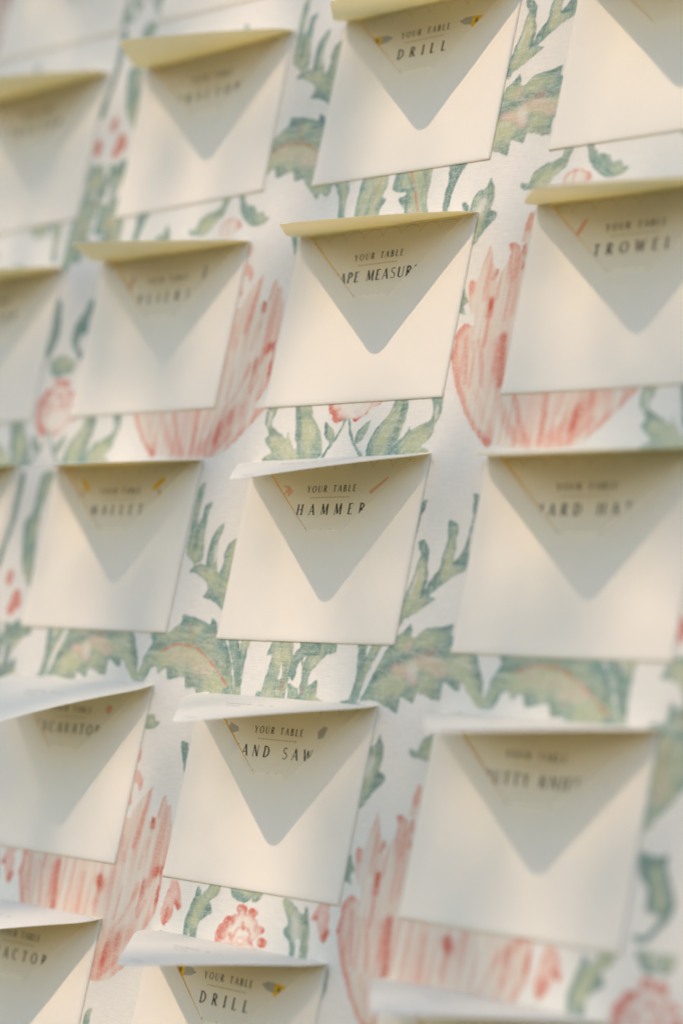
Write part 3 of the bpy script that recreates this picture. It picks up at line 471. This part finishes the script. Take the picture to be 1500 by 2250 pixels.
('printed_stem','green',[[(-91.6,31.8),(-88.8,31.2),(-85.5,20.8),(-78.8,10.4),(-68.9,2),(-71.2,0.1),(-80.9,9.9),(-88,20.9)]],[]),
('printed_leaf','green',[[(-113.8,26.3),(-106.4,22.4),(-100.8,17.1),(-101,10.4),(-106.3,11.1),(-112.3,17.4)]],[('d',[(-112.7,25.2),(-110.8,16.4)],4,0.6),('d',[(-77.7,17.5),(-78.1,11.4)],3,0.6)]),
('printed_leaf','green',[[(-67.1,26.6),(-67.9,19.3),(-71.6,12.2),(-78.1,9.1),(-79.7,13.5),(-77.1,19.5)]],[('d',[(-112.7,25.2),(-110.8,16.4)],4,0.6),('d',[(-77.7,17.5),(-78.1,11.4)],3,0.6)]),
('printed_leaf','green',[[(-119,-130.6),(-100.7,-129.9),(-97.7,-140.9),(-95.9,-145),(-95.6,-152.5),(-96.1,-160.8),(-96.2,-171.1),(-96.8,-175.9),(-117,-177.1),(-114.5,-165.2),(-113.8,-157.4),(-107.8,-160.1),(-104.8,-160),(-104.8,-154.3),(-107.2,-148.9),(-114.5,-144.4),(-123.9,-143.9),(-122.8,-138.4)]],[('d',[(-102.3,-134.8),(-98.7,-143)],5,0.5),('d',[(-102.7,-150.1),(-99.8,-159.6),(-103.1,-165.3)],6,0.6),('y',[(-110.5,-137.9),(-103.6,-143.9)],9,0.5),('r',[(-100.9,-162.4),(-102.4,-169.4)],1.8,0.5),('d',[(-113.3,-158.9),(-110.2,-165.7)],6,0.5)]),
('printed_leaf','green',[[(-80.3,-130.6),(-57.7,-129.7),(-53.8,-137.4),(-55.4,-140),(-63.1,-141.5),(-67.7,-145.8),(-74.5,-152.9),(-76.3,-157.1),(-76.1,-161.2),(-74.3,-163.1),(-67.3,-159.1),(-65,-170.8),(-65.8,-175.5),(-82.4,-176.5),(-83.5,-161.5),(-84.6,-152.7),(-83.5,-143)]],[('d',[(-79.6,-136),(-81.3,-147.1),(-81.6,-156)],6,0.5),('y',[(-69.8,-135.6),(-73.4,-143.3)],8,0.5),('r',[(-80.2,-164.1),(-79,-169.5)],1.8,0.35),('d',[(-69,-161.5),(-70.5,-166.3)],6,0.5)]),
('printed_stem','dark',[[(-93,-131),(-88.2,-130.9),(-86.1,-141.1),(-84.1,-150.6),(-85.1,-150.7),(-90,-138.5),(-91.9,-144.8),(-94.5,-151.8),(-96.4,-151.2),(-93.3,-144.2),(-91.4,-137.2)]],[]),
('printed_leaf','green',[[(-146,-309.1),(-141.4,-312),(-140.2,-315.6),(-134.9,-309.4),(-131.1,-303.4),(-121.1,-303.2),(-121.5,-308.4),(-123.4,-313.7),(-130.6,-318.2),(-127.1,-321.5),(-126.3,-326.1),(-132.4,-330.5),(-136.8,-334.7),(-137.6,-340.4),(-137.2,-345.9),(-142.8,-346.6),(-145.2,-339.5),(-145.9,-347),(-150.2,-347.6),(-152.2,-334.8),(-150.8,-328.1),(-147.8,-319.3),(-146.7,-313.6)]],[('d',[(-129.7,-320.9),(-132,-327.2)],9,0.8),('d',[(-145.5,-310.6),(-144.4,-320.8),(-149.3,-332.6),(-149.8,-341.9)],5,0.6),('y',[(-131,-312.7),(-139.5,-322.1)],9,0.7),('d',[(-140.7,-340.8),(-140.2,-344.4)],5,0.6)]),
('printed_leaf','green',[[(-56.1,-307.7),(-50.1,-307.7),(-41.9,-312.3),(-33.9,-315.8),(-32.2,-311),(-28.6,-316.1),(-24.9,-326.2),(-22.4,-345.2),(-29,-346.1),(-31.8,-332.4),(-37,-333),(-34.6,-345.1),(-39.1,-345.7),(-41.6,-335.4),(-47.4,-331.7),(-49.9,-328.5),(-46.3,-324.4),(-49.4,-318.6),(-54.8,-312.1)]],[('d',[(-31.9,-314.7),(-31,-319.9)],7,0.6),('d',[(-29.6,-322.4),(-26.7,-340.5)],5,0.45),('w',[(-41.1,-319.4),(-36.2,-331.2)],8,0.35),('y',[(-52.7,-310),(-46.1,-316.4)],7,0.6)]),
('printed_leaf','green',[[(-107,-302.6),(-95.8,-302.3),(-91.9,-313.7),(-97.8,-313.7),(-102.4,-310.4)]],[('d',[(-100.9,-308.4),(-95.8,-313.3)],4,0.6),('d',[(-78.8,-307.6),(-82.7,-312.6)],4,0.5)]),
('printed_leaf','green',[[(-89.4,-302.5),(-76.4,-301.9),(-78.9,-311.5),(-84.4,-313.9),(-86.8,-313.1)]],[('d',[(-100.9,-308.4),(-95.8,-313.3)],4,0.6),('d',[(-78.8,-307.6),(-82.7,-312.6)],4,0.5)]),
('printed_leaf','green',[[(-94.4,-302.1),(-91.1,-301.7),(-89.1,-312),(-91.4,-311.8)]],[('d',[(-100.9,-308.4),(-95.8,-313.3)],4,0.6),('d',[(-78.8,-307.6),(-82.7,-312.6)],4,0.5)]),
('printed_flower','flower0',[[(-89,-319.6),(-89.2,-321.6),(-90.9,-323.3),(-93.8,-324.1),(-96.9,-324),(-99.5,-322.8),(-101,-321),(-100.8,-319),(-99,-317.3),(-96.2,-316.4),(-93.1,-316.6),(-90.5,-317.7)],[(-78.7,-320.5),(-78.9,-322.2),(-80.4,-323.7),(-82.8,-324.4),(-85.5,-324.3),(-87.7,-323.3),(-88.9,-321.7),(-88.8,-320),(-87.3,-318.5),(-84.9,-317.8),(-82.2,-317.9),(-79.9,-318.9)],[(-101.1,-329),(-101.2,-330.8),(-102.8,-332.3),(-105.4,-333.1),(-108.3,-333),(-110.7,-332),(-112,-330.3),(-111.8,-328.4),(-110.3,-326.9),(-107.7,-326.1),(-104.8,-326.2),(-102.4,-327.3)],[(-105.5,-338.2),(-105.6,-340),(-107.2,-341.6),(-109.8,-342.4),(-112.7,-342.3),(-115.1,-341.2),(-116.4,-339.6),(-116.3,-337.7),(-114.7,-336.2),(-112.1,-335.3),(-109.2,-335.5),(-106.8,-336.5)],[(-68.4,-330.3),(-68.5,-331.9),(-69.8,-333.1),(-71.9,-333.8),(-74.3,-333.7),(-76.3,-332.9),(-77.4,-331.5),(-77.2,-329.9),(-75.9,-328.6),(-73.8,-327.9),(-71.4,-328.1),(-69.4,-328.9)],[(-63.8,-338.7),(-64,-340.4),(-65.4,-341.9),(-67.8,-342.6),(-70.4,-342.5),(-72.6,-341.6),(-73.8,-340),(-73.7,-338.3),(-72.2,-336.8),(-69.8,-336.1),(-67.2,-336.2),(-65,-337.2)],[(-73.6,-330.5),(-74.2,-336.2),(-79,-341),(-86.9,-343.5),(-95.8,-343.1),(-103.2,-339.9),(-107.3,-334.7),(-106.8,-329),(-101.8,-324.2),(-93.8,-321.7),(-85,-322.1),(-77.6,-325.4)],[(-68.3,-349.6),(-68.9,-355.5),(-73.9,-360.4),(-82,-363.1),(-91.2,-362.8),(-98.9,-359.6),(-103.1,-354.3),(-102.6,-348.3),(-97.5,-343.3),(-89.2,-340.6),(-80,-341),(-72.4,-344.3)],[(-98.3,-351.8),(-98.4,-353.6),(-100,-355.2),(-102.5,-356),(-105.4,-355.9),(-107.8,-354.9),(-109.1,-353.2),(-109,-351.4),(-107.4,-349.9),(-104.8,-349),(-101.9,-349.1),(-99.5,-350.1)],[(-59.9,-350.3),(-60.1,-352.1),(-61.6,-353.6),(-64.1,-354.4),(-66.9,-354.3),(-69.2,-353.3),(-70.4,-351.7),(-70.3,-349.9),(-68.7,-348.3),(-66.3,-347.5),(-63.5,-347.6),(-61.2,-348.6)]],[('r',[(-99.4,-321.3),(-99.6,-319.8),(-98.7,-318.3),(-96.7,-317.4),(-94.3,-317.3),(-92.1,-317.9),(-90.6,-319.2)],7,0.85),('r',[(-86.8,-319.5),(-85.3,-318.8),(-83.5,-318.6),(-81.7,-319.1),(-80.4,-320),(-80,-321.2),(-80.5,-322.3)],6,0.85),('r',[(-108.5,-332),(-110.2,-330.9),(-110.7,-329.3),(-109.8,-327.9),(-107.9,-327.1),(-105.5,-327),(-103.4,-327.9)],7,0.9),('r',[(-110,-341.7),(-112.5,-341.6),(-114.5,-340.6),(-115.4,-339.2),(-115,-337.6),(-113.4,-336.5),(-111.1,-336)],7,0.9),('r',[(-76.3,-330.5),(-75.6,-329.4),(-74.1,-328.7),(-72.3,-328.6),(-70.7,-329.1),(-69.6,-330.1),(-69.4,-331.2)],6,0.85),('r',[(-68.9,-336.5),(-66.7,-336.9),(-65,-338),(-64.5,-339.5),(-65.3,-341),(-67.1,-341.9),(-69.4,-342.1)],7,0.85),('r',[(-98,-338.1),(-97.7,-335.3),(-95.3,-332.9),(-91.4,-331.7),(-87,-331.9),(-83.3,-333.5),(-81.3,-336)],2.2,0.5),('r',[(-91.5,-329.1),(-89.7,-332.5)],3,0.6),('r',[(-102.8,-337.8),(-99.3,-339.7)],3,0.6),('r',[(-82.1,-338.8),(-79.6,-340.3)],4,0.6),('p',[(-86.5,-340.3),(-87.7,-342.8),(-91.6,-343.4),(-94.5,-341.6),(-93.6,-339),(-89.8,-338.2),(-86.7,-339.8)],2,0.4)]),
('printed_berry','redsolid',[[(-452.7,296.7),(-453.3,292.8),(-455.5,290.6),(-458.3,291),(-460.7,293.8),(-461.8,297.9),(-461.1,301.8),(-459,303.9),(-456.1,303.6),(-453.7,300.8)]],[]),
('printed_berry','redsolid',[[(-468.1,277.4),(-468.8,272.7),(-471.2,270),(-474.2,270.4),(-476.9,273.7),(-478.1,278.6),(-477.4,283.4),(-475,286.1),(-472,285.7),(-469.3,282.4)]],[]),
('printed_berry','redsolid',[[(-434.3,278.2),(-435.5,273.6),(-439,271.1),(-443.5,271.6),(-447.3,275),(-448.9,280),(-447.7,284.6),(-444.2,287.1),(-439.7,286.5),(-436,283.1)]],[]),
('printed_berry','redsolid',[[(-440.2,270.3),(-441,267.5),(-443.5,266.1),(-446.7,266.4),(-449.4,268.5),(-450.6,271.5),(-449.7,274.3),(-447.2,275.7),(-444,275.3),(-441.3,273.3)]],[]),
('printed_leaf','dark',[[(-429.6,263.6),(-427,249.5),(-437.2,247.9),(-445.8,244.1),(-448.4,230.4),(-455.2,235.4),(-453.1,248.1),(-444,257.8)]],[]),
('printed_stem','green',[[(-477.8,262.8),(-468.5,260.6),(-464.6,245),(-464,234.2),(-469,215.3),(-470.6,191.8),(-476.1,169.8),(-486.7,170.7),(-486.1,208.3),(-480.4,218.6),(-477.8,232.4),(-476.1,244.1)]],[]),
('printed_stem','green',[[(-453.7,228.8),(-440,223.1),(-439.5,212.4),(-425.8,197.3),(-449.8,199.6),(-450.6,215.7)]],[]),
('printed_leaf','dark',[[(-479.4,146.3),(-473.1,139.5),(-467.1,119),(-467.5,106.3),(-472.2,96),(-472.9,88.7),(-479.6,97.5),(-478,119.6),(-481,136.8)]],[]),
('printed_leaf','dark',[[(-433.8,141.5),(-426.5,137.3),(-429.1,124.9),(-427.3,110.8),(-434.6,111.7),(-435.7,106.6),(-436.2,100.4),(-426.3,94.6),(-426.3,90),(-434.1,91.4),(-444.7,102.9),(-448.2,111.5),(-445.3,122.9),(-436.8,133.8)]],[]),
('printed_leaf','green',[[(-443.3,92.4),(-442.8,82),(-452.2,75.7),(-465.2,78.9),(-471,89.7),(-460,94.3)]],[]),
('printed_stem','dark',[[(-476.2,-4.9),(-468.5,-7.1),(-467.3,-25.6),(-468,-48.2),(-472,-66.6),(-474.8,-86.1),(-482.9,-83.1),(-479.8,-68.8),(-475.4,-49.2),(-475.5,-26.6)]],[]),
('printed_stem','green',[[(-445.4,-5.4),(-428.9,-4.6),(-430.8,-21.9),(-435.6,-40.1),(-430.5,-72.4),(-423.5,-103.8),(-443.8,-84.6),(-454.4,-48.2),(-446,-39),(-446.7,-19.7)]],[]),
('printed_leaf','dark',[[(240.2,-245.6),(251.4,-248.5),(261.2,-245.9),(262,-253.1),(267.1,-262.2),(272.7,-273.6),(271.3,-281),(265.5,-288.1),(258.9,-295.4),(252.3,-298.6),(243.6,-294.9),(254.3,-293.6),(260.5,-286.3),(262.4,-281.3),(251.8,-280.2),(250.2,-266.6),(242.1,-259.3)]],[('y',[(254.6,-258),(261.2,-273.4)],7,0.7)]),
('printed_leaf','green',[[(248.3,-178.8),(257.9,-174.9),(266.7,-172.6),(271.5,-194.5),(262.5,-209.9),(250.8,-222.8),(241.8,-233.9),(236.2,-232.8),(241,-211.7),(248.4,-197.9)]],[('y',[(253.1,-186),(247.1,-215.3)],12,0.6),('k',[(248.8,-204.5),(246.5,-212.9)],8,0.4)]),
]
PXM, PYM, NX, NY = 357.0, 391.0, 510, 559
DX, DY = PXM/NX, PYM/NY
rng = np.random.default_rng(11)
def pnoise(sx, sy):
    """periodic smooth noise over one repeat, sigma in mm, values about 0..1"""
    f = np.fft.fft2(rng.standard_normal((NY, NX)))
    ky = np.fft.fftfreq(NY, DY)[:, None]; kx = np.fft.fftfreq(NX, DX)[None, :]
    f *= np.exp(-2*(math.pi**2)*((sx*kx)**2+(sy*ky)**2))
    a = np.real(np.fft.ifft2(f)); return np.clip(.5 + a/a.std()*.22, 0, 1)
N_big = pnoise(4.5, 4.5); N_mid = pnoise(1.5, 1.5); N_streak = pnoise(1.3, 14); N_h = pnoise(6, .7); N_fine = pnoise(.35, .35)
COLS = {'blue': alb(120, 147, 138), 'yel': alb(186, 183, 148), 'dark': alb(96, 126, 119), 'pink': alb(222, 150, 132), 'pale': alb(222, 192, 168),
        'red': alb(212, 108, 84), 'redd': alb(204, 90, 66), 'blush': alb(226, 176, 160), 'white': alb(230, 214, 202)}
def crom(p, n=4):
    p = np.array(p, float); m = len(p); out = []
    for i in range(m):
        p0, p1, p2, p3 = p[i-1], p[i], p[(i+1) % m], p[(i+2) % m]
        for t in np.arange(n)/n:
            out.append(.5*((2*p1)+(-p0+p2)*t+(2*p0-5*p1+4*p2-p3)*t*t+(-p0+3*p1-3*p2+p3)*t**3)*1.0)
    c = np.array(out); q = np.repeat(p, n, 0); nx_ = np.repeat(np.roll(p, -1, 0), n, 0); t = np.tile(np.arange(n)/n, m)[:, None]
    return c*.6 + (q+(nx_-q)*t)*.4                      # half way between spline and straight: keeps the cut tips
TAB = rng.random((256, 256))
def vnoise(a, b):
    i, j = np.floor(a).astype(int), np.floor(b).astype(int); f, g = a-i, b-j; f, g = f*f*(3-2*f), g*g*(3-2*g)
    T = lambda p, q: TAB[p % 256, q % 256]
    return (T(i, j)*(1-f)+T(i+1, j)*f)*(1-g) + (T(i, j+1)*(1-f)+T(i+1, j+1)*f)*g
def seg_dist(X, Y, P, closed):
    A = P; Bq = np.roll(P, -1, 0)
    if not closed: A, Bq = P[:-1], P[1:]
    d2 = np.full(X.shape, 1e9); ins = np.zeros(X.shape, bool)
    for (x0, y0), (x1, y1) in zip(A, Bq):
        ex, ey = x1-x0, y1-y0; L = ex*ex+ey*ey+1e-12
        t = np.clip(((X-x0)*ex+(Y-y0)*ey)/L, 0, 1)
        d2 = np.minimum(d2, (X-x0-t*ex)**2+(Y-y0-t*ey)**2)
        if closed and y0 != y1:
            c = ((y0 > Y) != (y1 > Y)) & (X < (x1-x0)*(Y-y0)/(y1-y0)+x0); ins ^= c
    d = np.sqrt(d2); return np.where(ins, d, -d) if closed else d
def sm(a): a = np.clip(a, 0, 1); return a*a*(3-2*a)
def paint(skip):
    INK = np.tile(np.array(COLS['pale']), (NY, NX, 1)); COV = np.zeros((NY, NX)); OWN = np.full((NY, NX), -1); OSX = np.zeros((NY, NX), int); OSY = np.zeros((NY, NX), int)
    for k, (nm, style, polys, strokes) in enumerate(MOTIFS):
        if k in skip: continue
        P = [crom(p) for p in polys]
        allp = np.concatenate(P); x0, y0 = allp.min(0)-3; x1, y1 = allp.max(0)+3
        i0, i1 = int(math.floor(x0/DX)), int(math.ceil(x1/DX)); j0, j1 = int(math.floor(y0/DY)), int(math.ceil(y1/DY))
        X, Y = np.meshgrid(np.arange(i0, i1)*DX, np.arange(j0, j1)*DY)
        sd = np.full(X.shape, -99.0)
        for p in P: sd = np.maximum(sd, seg_dist(X, Y, p, True))
        I, J = np.meshgrid(np.arange(i0, i1), np.arange(j0, j1)); Im, Jm = I % NX, J % NY
        nb, nm_, ns, nh, nf = (a[Jm, Im] for a in (N_big, N_mid, N_streak, N_h, N_fine))
        a = sm((sd + (nm_-.5)*1.3 + (nf-.5)*.5 + .7)/1.4)
        ins = np.maximum(sd, 0)
        e = np.exp(-ins/2.4)
        if style in ('green', 'dark'):
            # the engraver's strokes run along each lobe: follow the axis of whichever outline a point lies deepest in
            br = np.full(X.shape, .5); side = np.zeros(X.shape); deep = np.full(X.shape, -1e9)
            for p in P:
                dq = seg_dist(X, Y, p, True) if len(P) > 1 else sd
                c0 = p.mean(0); ax = np.linalg.svd(p-c0)[2][0]
                al = (X-c0[0])*ax[0] + (Y-c0[1])*ax[1]; ac = -(X-c0[0])*ax[1] + (Y-c0[1])*ax[0]
                wob = 1.2*np.sin(al/6.0)
                bb = .6*vnoise(al/9+k*7, (ac+wob)/.95+50) + .4*vnoise(al/5+k*3, (ac+wob)/2.2+90)
                sgn = 1 if abs(ax[1]) < .3 or ax[1] > 0 else -1      # the shaded side of a lobe is its left
                sv = np.clip(sgn*ac/(np.abs(((p-c0)@np.array((-ax[1], ax[0])))).mean()*1.6+.1), -1, 1)
                side = np.where(dq > deep, sv, side)
                br = np.where(dq > deep, bb, br); deep = np.maximum(deep, dq)
            w = np.clip(np.exp(-ins/3.0)*.6 + (nb-.5)*.9 + (br-.5)*.7 + side*.30 + .33, 0, 1)
            if style == 'dark': w = np.clip(.75 + e*.3 + (nb-.5)*.6, 0, 1)
            col = np.array(COLS['yel'])*(1-w[..., None]) + np.array(COLS['blue'])*w[..., None]
            if style == 'dark': col = col*.45 + np.array(COLS['dark'])*.55
            cv = .88 + (br-.5)*.3 + (nf-.5)*.45 + (nh-.5)*.3
        elif style in ('pale', 'pale2'):
            w = np.clip((ns-.45)*1.6, 0, .8)
            col = np.array(COLS['pale'])*(1-w[..., None]) + np.array(COLS['blush'])*w[..., None]
            cv = (.55 if style == 'pale' else .4) + (ns-.5)*.5 + (nf-.5)*.25
        elif style in ('pink', 'red', 'redsolid'):
            w = np.clip(e*.8 + (ns-.5)*.6, 0, 1)
            c1, c2 = {'pink': ('blush', 'pink'), 'red': ('pink', 'redd'), 'redsolid': ('red', 'redd')}[style]
            col = np.array(COLS[c1])*(1-w[..., None]) + np.array(COLS[c2])*w[..., None]
            cv = .75 + (nm_-.5)*.4 + (nf-.5)*.45
        else:
            w = np.clip(np.exp(-ins/(7.0 if style == 'flower' else 2.0))*(1.15 if style == 'flower' else .6) + (nm_-.5)*.45, 0, 1)
            col = np.array(COLS['white'])*(1-w[..., None]) + np.array(COLS['red'])*w[..., None]
            cv = .72 + (nf-.5)*.5
        cv = np.clip(cv, 0, 1)
        for key, pl, wd, op in strokes:
            d = seg_dist(X, Y, np.array(pl, float), False)
            o = op*np.exp(-(d/(wd*.58))**3)*((.72 + .56*nm_) if key not in 'pr' else (.45 + 1.1*ns)*1.12)
            if style in ('green', 'dark') and key in 'rk': o = o*.7
            o = np.clip(o, 0, 1)
            sc = np.array({'d': COLS['dark'], 'y': COLS['yel'], 'w': COLS['white'], 'k': COLS['blush'], 'r': COLS['redd'], 'p': COLS['pink']}[key])
            col = col*(1-o[..., None]) + sc*o[..., None]
            if key == 'w': cv = cv*(1-.6*o)
            elif key in 'pr': cv = np.maximum(cv, cv*(1-o)+np.clip(.9+(nf-.5)*.5, 0, 1)*o)
        a2 = a*cv
        mask = a > .02
        old = COV[Jm, Im]; oldc = INK[Jm, Im]
        newc = np.where(mask[..., None], oldc*(1-a[..., None]) + col*a[..., None], oldc)
        newc = np.where((mask & (old < .02))[..., None], col, newc)
        # nothing under the edge of the print but bare cloth
        INK[Jm, Im] = newc; COV[Jm, Im] = np.where(mask, np.maximum(old*(1-a), 0) + a2, old)
        own = (a > .5) | ((sd > -1.6) & (OWN[Jm, Im] < 0))
        q = OWN[Jm, Im]; OWN[Jm, Im] = np.where(own, k, q)
        OSX[Jm, Im] = np.where(own, I // NX, OSX[Jm, Im]); OSY[Jm, Im] = np.where(own, J // NY, OSY[Jm, Im])
        # colour bled one margin outside so that interpolation at the edge stays clean
        edge = (~mask) & (sd > -1.6) & (old < .02); INK[Jm, Im] = np.where(edge[..., None], col, INK[Jm, Im])
    return INK, COV, OWN, OSX, OSY
# the print drifts a little between repeats: the sprigs of the far left strip and of the right edge are drawn apart
NM = len(MOTIFS)
LEFT = paint({NM-2, NM-1}); RIGHT = paint(set(range(NM-10, NM-2)))

board = board_frame('display_board', 0, 0)
tag(board, 'large upright board covered in white cloth printed with green leaves and pink flowers', 'display board')
BX0, BX1, BY0, BY1 = -790, 410, -560, 570
def box(x0, x1, y0, y1, z0, z1):
    V = [(x/1000, y/1000, z/1000) for z in (z0, z1) for x, y in ((x0, y0), (x1, y0), (x1, y1), (x0, y1))]
    return V, [(3, 2, 1, 0), (4, 5, 6, 7), (0, 1, 5, 4), (1, 2, 6, 5), (2, 3, 7, 6), (3, 0, 4, 7)]
mesh('backing_panel', *box(BX0+1, BX1-1, BY0+1, BY1-1, -13, -1.2), M_CORE, board)
mesh('cloth', *box(BX0, BX1, BY0, BY1, -1.0, 0), M_CLOTH, board)

gx0, gx1 = int(-770/DX), int(390/DX); gy0, gy1 = int(-540/DY), int(550/DY)
GI, GJ = np.meshgrid(np.arange(gx0, gx1), np.arange(gy0, gy1))
gm = (GJ % NY, GI % NX)
side_r = GI*DX > 150
pick = lambda n_: np.where(side_r, RIGHT[n_][gm], LEFT[n_][gm])
own = pick(2); cov = pick(1); GSX = pick(3); GSY = pick(4)
keep = own >= 0
Xg, Yg = GI*DX, GJ*DY
Rm = np.array(R_); q = [Rm[i, 0]*(Xg-CAM[0]) + Rm[i, 1]*(Yg-CAM[1]) + Rm[i, 2]*(0-CAM[2]) for i in range(3)]
fpx = 85/36
u, v = q[0]/q[2]*fpx, q[1]/q[2]*fpx                    # in picture heights
keep &= (np.abs(u) < (1/3)+.05) & (np.abs(v) < .5+.05)
for mx, my in rects:
    keep &= ~((np.abs(Xg-mx) < EW/2-7) & (np.abs(Yg-my) < EH/2-7))
iid = (own*64 + (GI//NX - GSX) + 16)*64 + (GJ//NY - GSY) + 16
fk = keep[:-1, :-1] & keep[1:, :-1] & keep[:-1, 1:] & keep[1:, 1:]
corn = np.stack([cov[:-1, :-1], cov[:-1, 1:], cov[1:, 1:], cov[1:, :-1]])
ids = np.stack([iid[:-1, :-1], iid[:-1, 1:], iid[1:, 1:], iid[1:, :-1]])
fk &= corn.max(0) > .03
fid = np.take_along_axis(ids, corn.argmax(0)[None], 0)[0]
jj, ii = np.nonzero(fk); ff = fid[jj, ii]
order = np.argsort(ff, kind='stable'); jj, ii, ff = jj[order], ii[order], ff[order]
cuts = np.flatnonzero(np.diff(ff))+1
ncol = GI.shape[1]; NPRINT = 0
for seg in np.split(np.arange(len(ff)), cuts):
    if len(seg) < 40: continue
    k = int(ff[seg[0]] // 4096)
    j, i = jj[seg], ii[seg]
    quad = np.stack([j*ncol+i, j*ncol+i+1, (j+1)*ncol+i+1, (j+1)*ncol+i], 1)
    uq, inv = np.unique(quad, return_inverse=True); inv = inv.reshape(quad.shape)
    vj, vi = uq // ncol, uq % ncol
    me = bpy.data.meshes.new(MOTIFS[k][0])
    n = len(uq); nf_ = len(quad)
    co = np.stack([Xg[vj, vi]/1000, Yg[vj, vi]/1000, np.full(n, .00008)], 1)
    me.vertices.add(n); me.vertices.foreach_set('co', co.ravel())
    me.loops.add(nf_*4); me.loops.foreach_set('vertex_index', inv.ravel().astype(np.int32))
    me.polygons.add(nf_); me.polygons.foreach_set('loop_start', np.arange(nf_, dtype=np.int32)*4)
    me.update(calc_edges=True)
    ca = me.attributes.new('ink', 'FLOAT_COLOR', 'POINT')
    mj, mi = (vj+gy0) % NY, (vi+gx0) % NX
    ca.data.foreach_set('color', np.concatenate([np.where((Xg[vj, vi] > 150)[:, None], RIGHT[0][mj, mi], LEFT[0][mj, mi]), np.ones((n, 1))], 1).astype(np.float32).ravel())
    fa = me.attributes.new('cov', 'FLOAT', 'POINT'); fa.data.foreach_set('value', cov[vj, vi].astype(np.float32))
    me.materials.append(M_PRINT)
    o = bpy.data.objects.new(MOTIFS[k][0], me); C.objects.link(o); o.parent = board
    NPRINT += nf_
print('print faces', NPRINT)

# ---------------------------------------------------------------- an unseen tree, added behind the viewer to dapple the sun
rt = random.Random(23)
S_UP = -SUN_DIR
def shade_wanted(bx, by):
    """how densely foliage is added to shade a spot on the board (mm)"""
    d = .42 + .5*max(0, min(1, (-330-bx)/260))
    for gx, gy, sx, sy, a in ((-30, 250, 110, 90, -.5), (60, 330, 90, 90, -.5), (-40, 90, 90, 60, -.6), (-95, -400, 150, 60, -.6), (-330, -430, 110, 60, -.4), (-170, -40, 50, 40, -.3), (-60, -215, 60, 40, -.35),
                              (-130, -110, 80, 50, .35), (130, -90, 110, 70, .45), (-200, -290, 70, 50, .3), (170, 100, 70, 60, .15), (120, -330, 90, 70, .25)):
        d += a*math.exp(-((bx-gx)/sx)**2-((by-gy)/sy)**2)
    return d
tree = bpy.data.objects.new('added_shade_tree', None); C.objects.link(tree); tree.location = (-3.0, -6.6, 0)
tag(tree, 'unseen leafy tree added behind the viewer to dapple the board with shade', 'tree')
TL = Vector(tree.location)
V = []; F = []; tips = []
for _ in range(9000):
    bx, by = rt.uniform(-1150, 700), rt.uniform(-850, 850)
    inside = -800 < bx < 430 and -570 < by < 580
    if rt.random() > (shade_wanted(bx, by) if inside else .5)*.36: continue
    D = 6.4 + rt.gauss(0, .28)
    c = W(bx, by) + S_UP*D - TL
    if len(tips) < 40 and rt.random() < .06: tips.append(c.copy())
    L = rt.uniform(.045, .085); w = L*.30
    ax = Vector((rt.gauss(0, 1), rt.gauss(0, 1), rt.gauss(-.4, .7))).normalized(); sd_ = ax.cross(Vector((rt.gauss(0, 1), rt.gauss(0, 1), rt.gauss(0, 1)))).normalized(); nn = ax.cross(sd_)
    b = len(V)
    for t, k, q in ((-.5, 0, 0), (-.15, 1, .012), (.2, .8, .01), (.5, 0, -.008), (.2, -.8, .01), (-.15, -1, .012)): V.append(c + ax*(L*t) + sd_*(w*k) + nn*q*abs(k))
    F += [(b, b+1, b+2, b+3), (b, b+3, b+4, b+5)]
n = NT('green foliage'); tc = n.n('TexCoord').outputs['Object']
p = n.n('BsdfPrincipled'); p.inputs['Roughness'].default_value = .5
n.l(n.mix(n.noise(tc, 9, 2), (.05, .10, .025), (.10, .15, .04)), p.inputs['Base Color'])
t = n.n('BsdfTranslucent'); t.inputs['Color'].default_value = (.12, .20, .03, 1); mx = n.n('MixShader'); mx.inputs[0].default_value = .35
n.l(p.outputs[0], mx.inputs[1]); n.l(t.outputs[0], mx.inputs[2]); n.l(mx.outputs[0], n.out.inputs[0])
crown = mesh('crown', V, F, n.m, tree); crown['kind'] = 'stuff'
print('leaves', len(F)//2)
n = NT('grey bark'); tc = n.n('TexCoord').outputs['Object']
p = n.n('BsdfPrincipled'); p.inputs['Roughness'].default_value = .9
n.l(n.mix(n.noise(n.mapping(tc, (14, 14, 3)), 1.0, 4), (.10, .075, .05), (.20, .16, .12)), p.inputs['Base Color']); n.l(p.outputs[0], n.out.inputs[0])
V = []; F = []
def limb(p0, p1, r0, r1, bend, seg=7):
    k = 8; ax = (p1-p0).normalized(); u_ = ax.orthogonal().normalized(); v_ = ax.cross(u_); b = len(V)
    for i in range(seg+1):
        t = i/seg; c = p0.lerp(p1, t) + bend*(4*t*(1-t)); r = r0+(r1-r0)*t
        for j in range(k): a = 2*math.pi*j/k; V.append(c + u_*(math.cos(a)*r) + v_*(math.sin(a)*r))
    for i in range(seg):
        for j in range(k): F.append((b+i*k+j, b+i*k+(j+1) % k, b+(i+1)*k+(j+1) % k, b+(i+1)*k+j))
cc = W(-200, 0) + S_UP*6.4 - TL
fork = Vector((.35, .1, 3.6))
limb(Vector((0, 0, -.05)), fork, .16, .10, Vector((-.12, .05, 0)), 10)
ends = [cc + Vector((dx, dy, dz)) for dx, dy, dz in ((-.7, -.1, .2), (.6, .0, .25), (-.1, .2, -.55), (.1, -.2, .7))]
for e in ends: limb(fork - Vector((0, 0, .1)), e, .055, .012, Vector((rt.uniform(-.1, .1), rt.uniform(-.1, .1), .15)))
for t in tips:
    e = min(ends, key=lambda q: (q-t).length)
    limb(e.lerp(fork, rt.uniform(0, .25)), t, .009, .002, Vector((0, 0, .04)), 4)
mesh('trunk', V, F, n.m, tree, True)
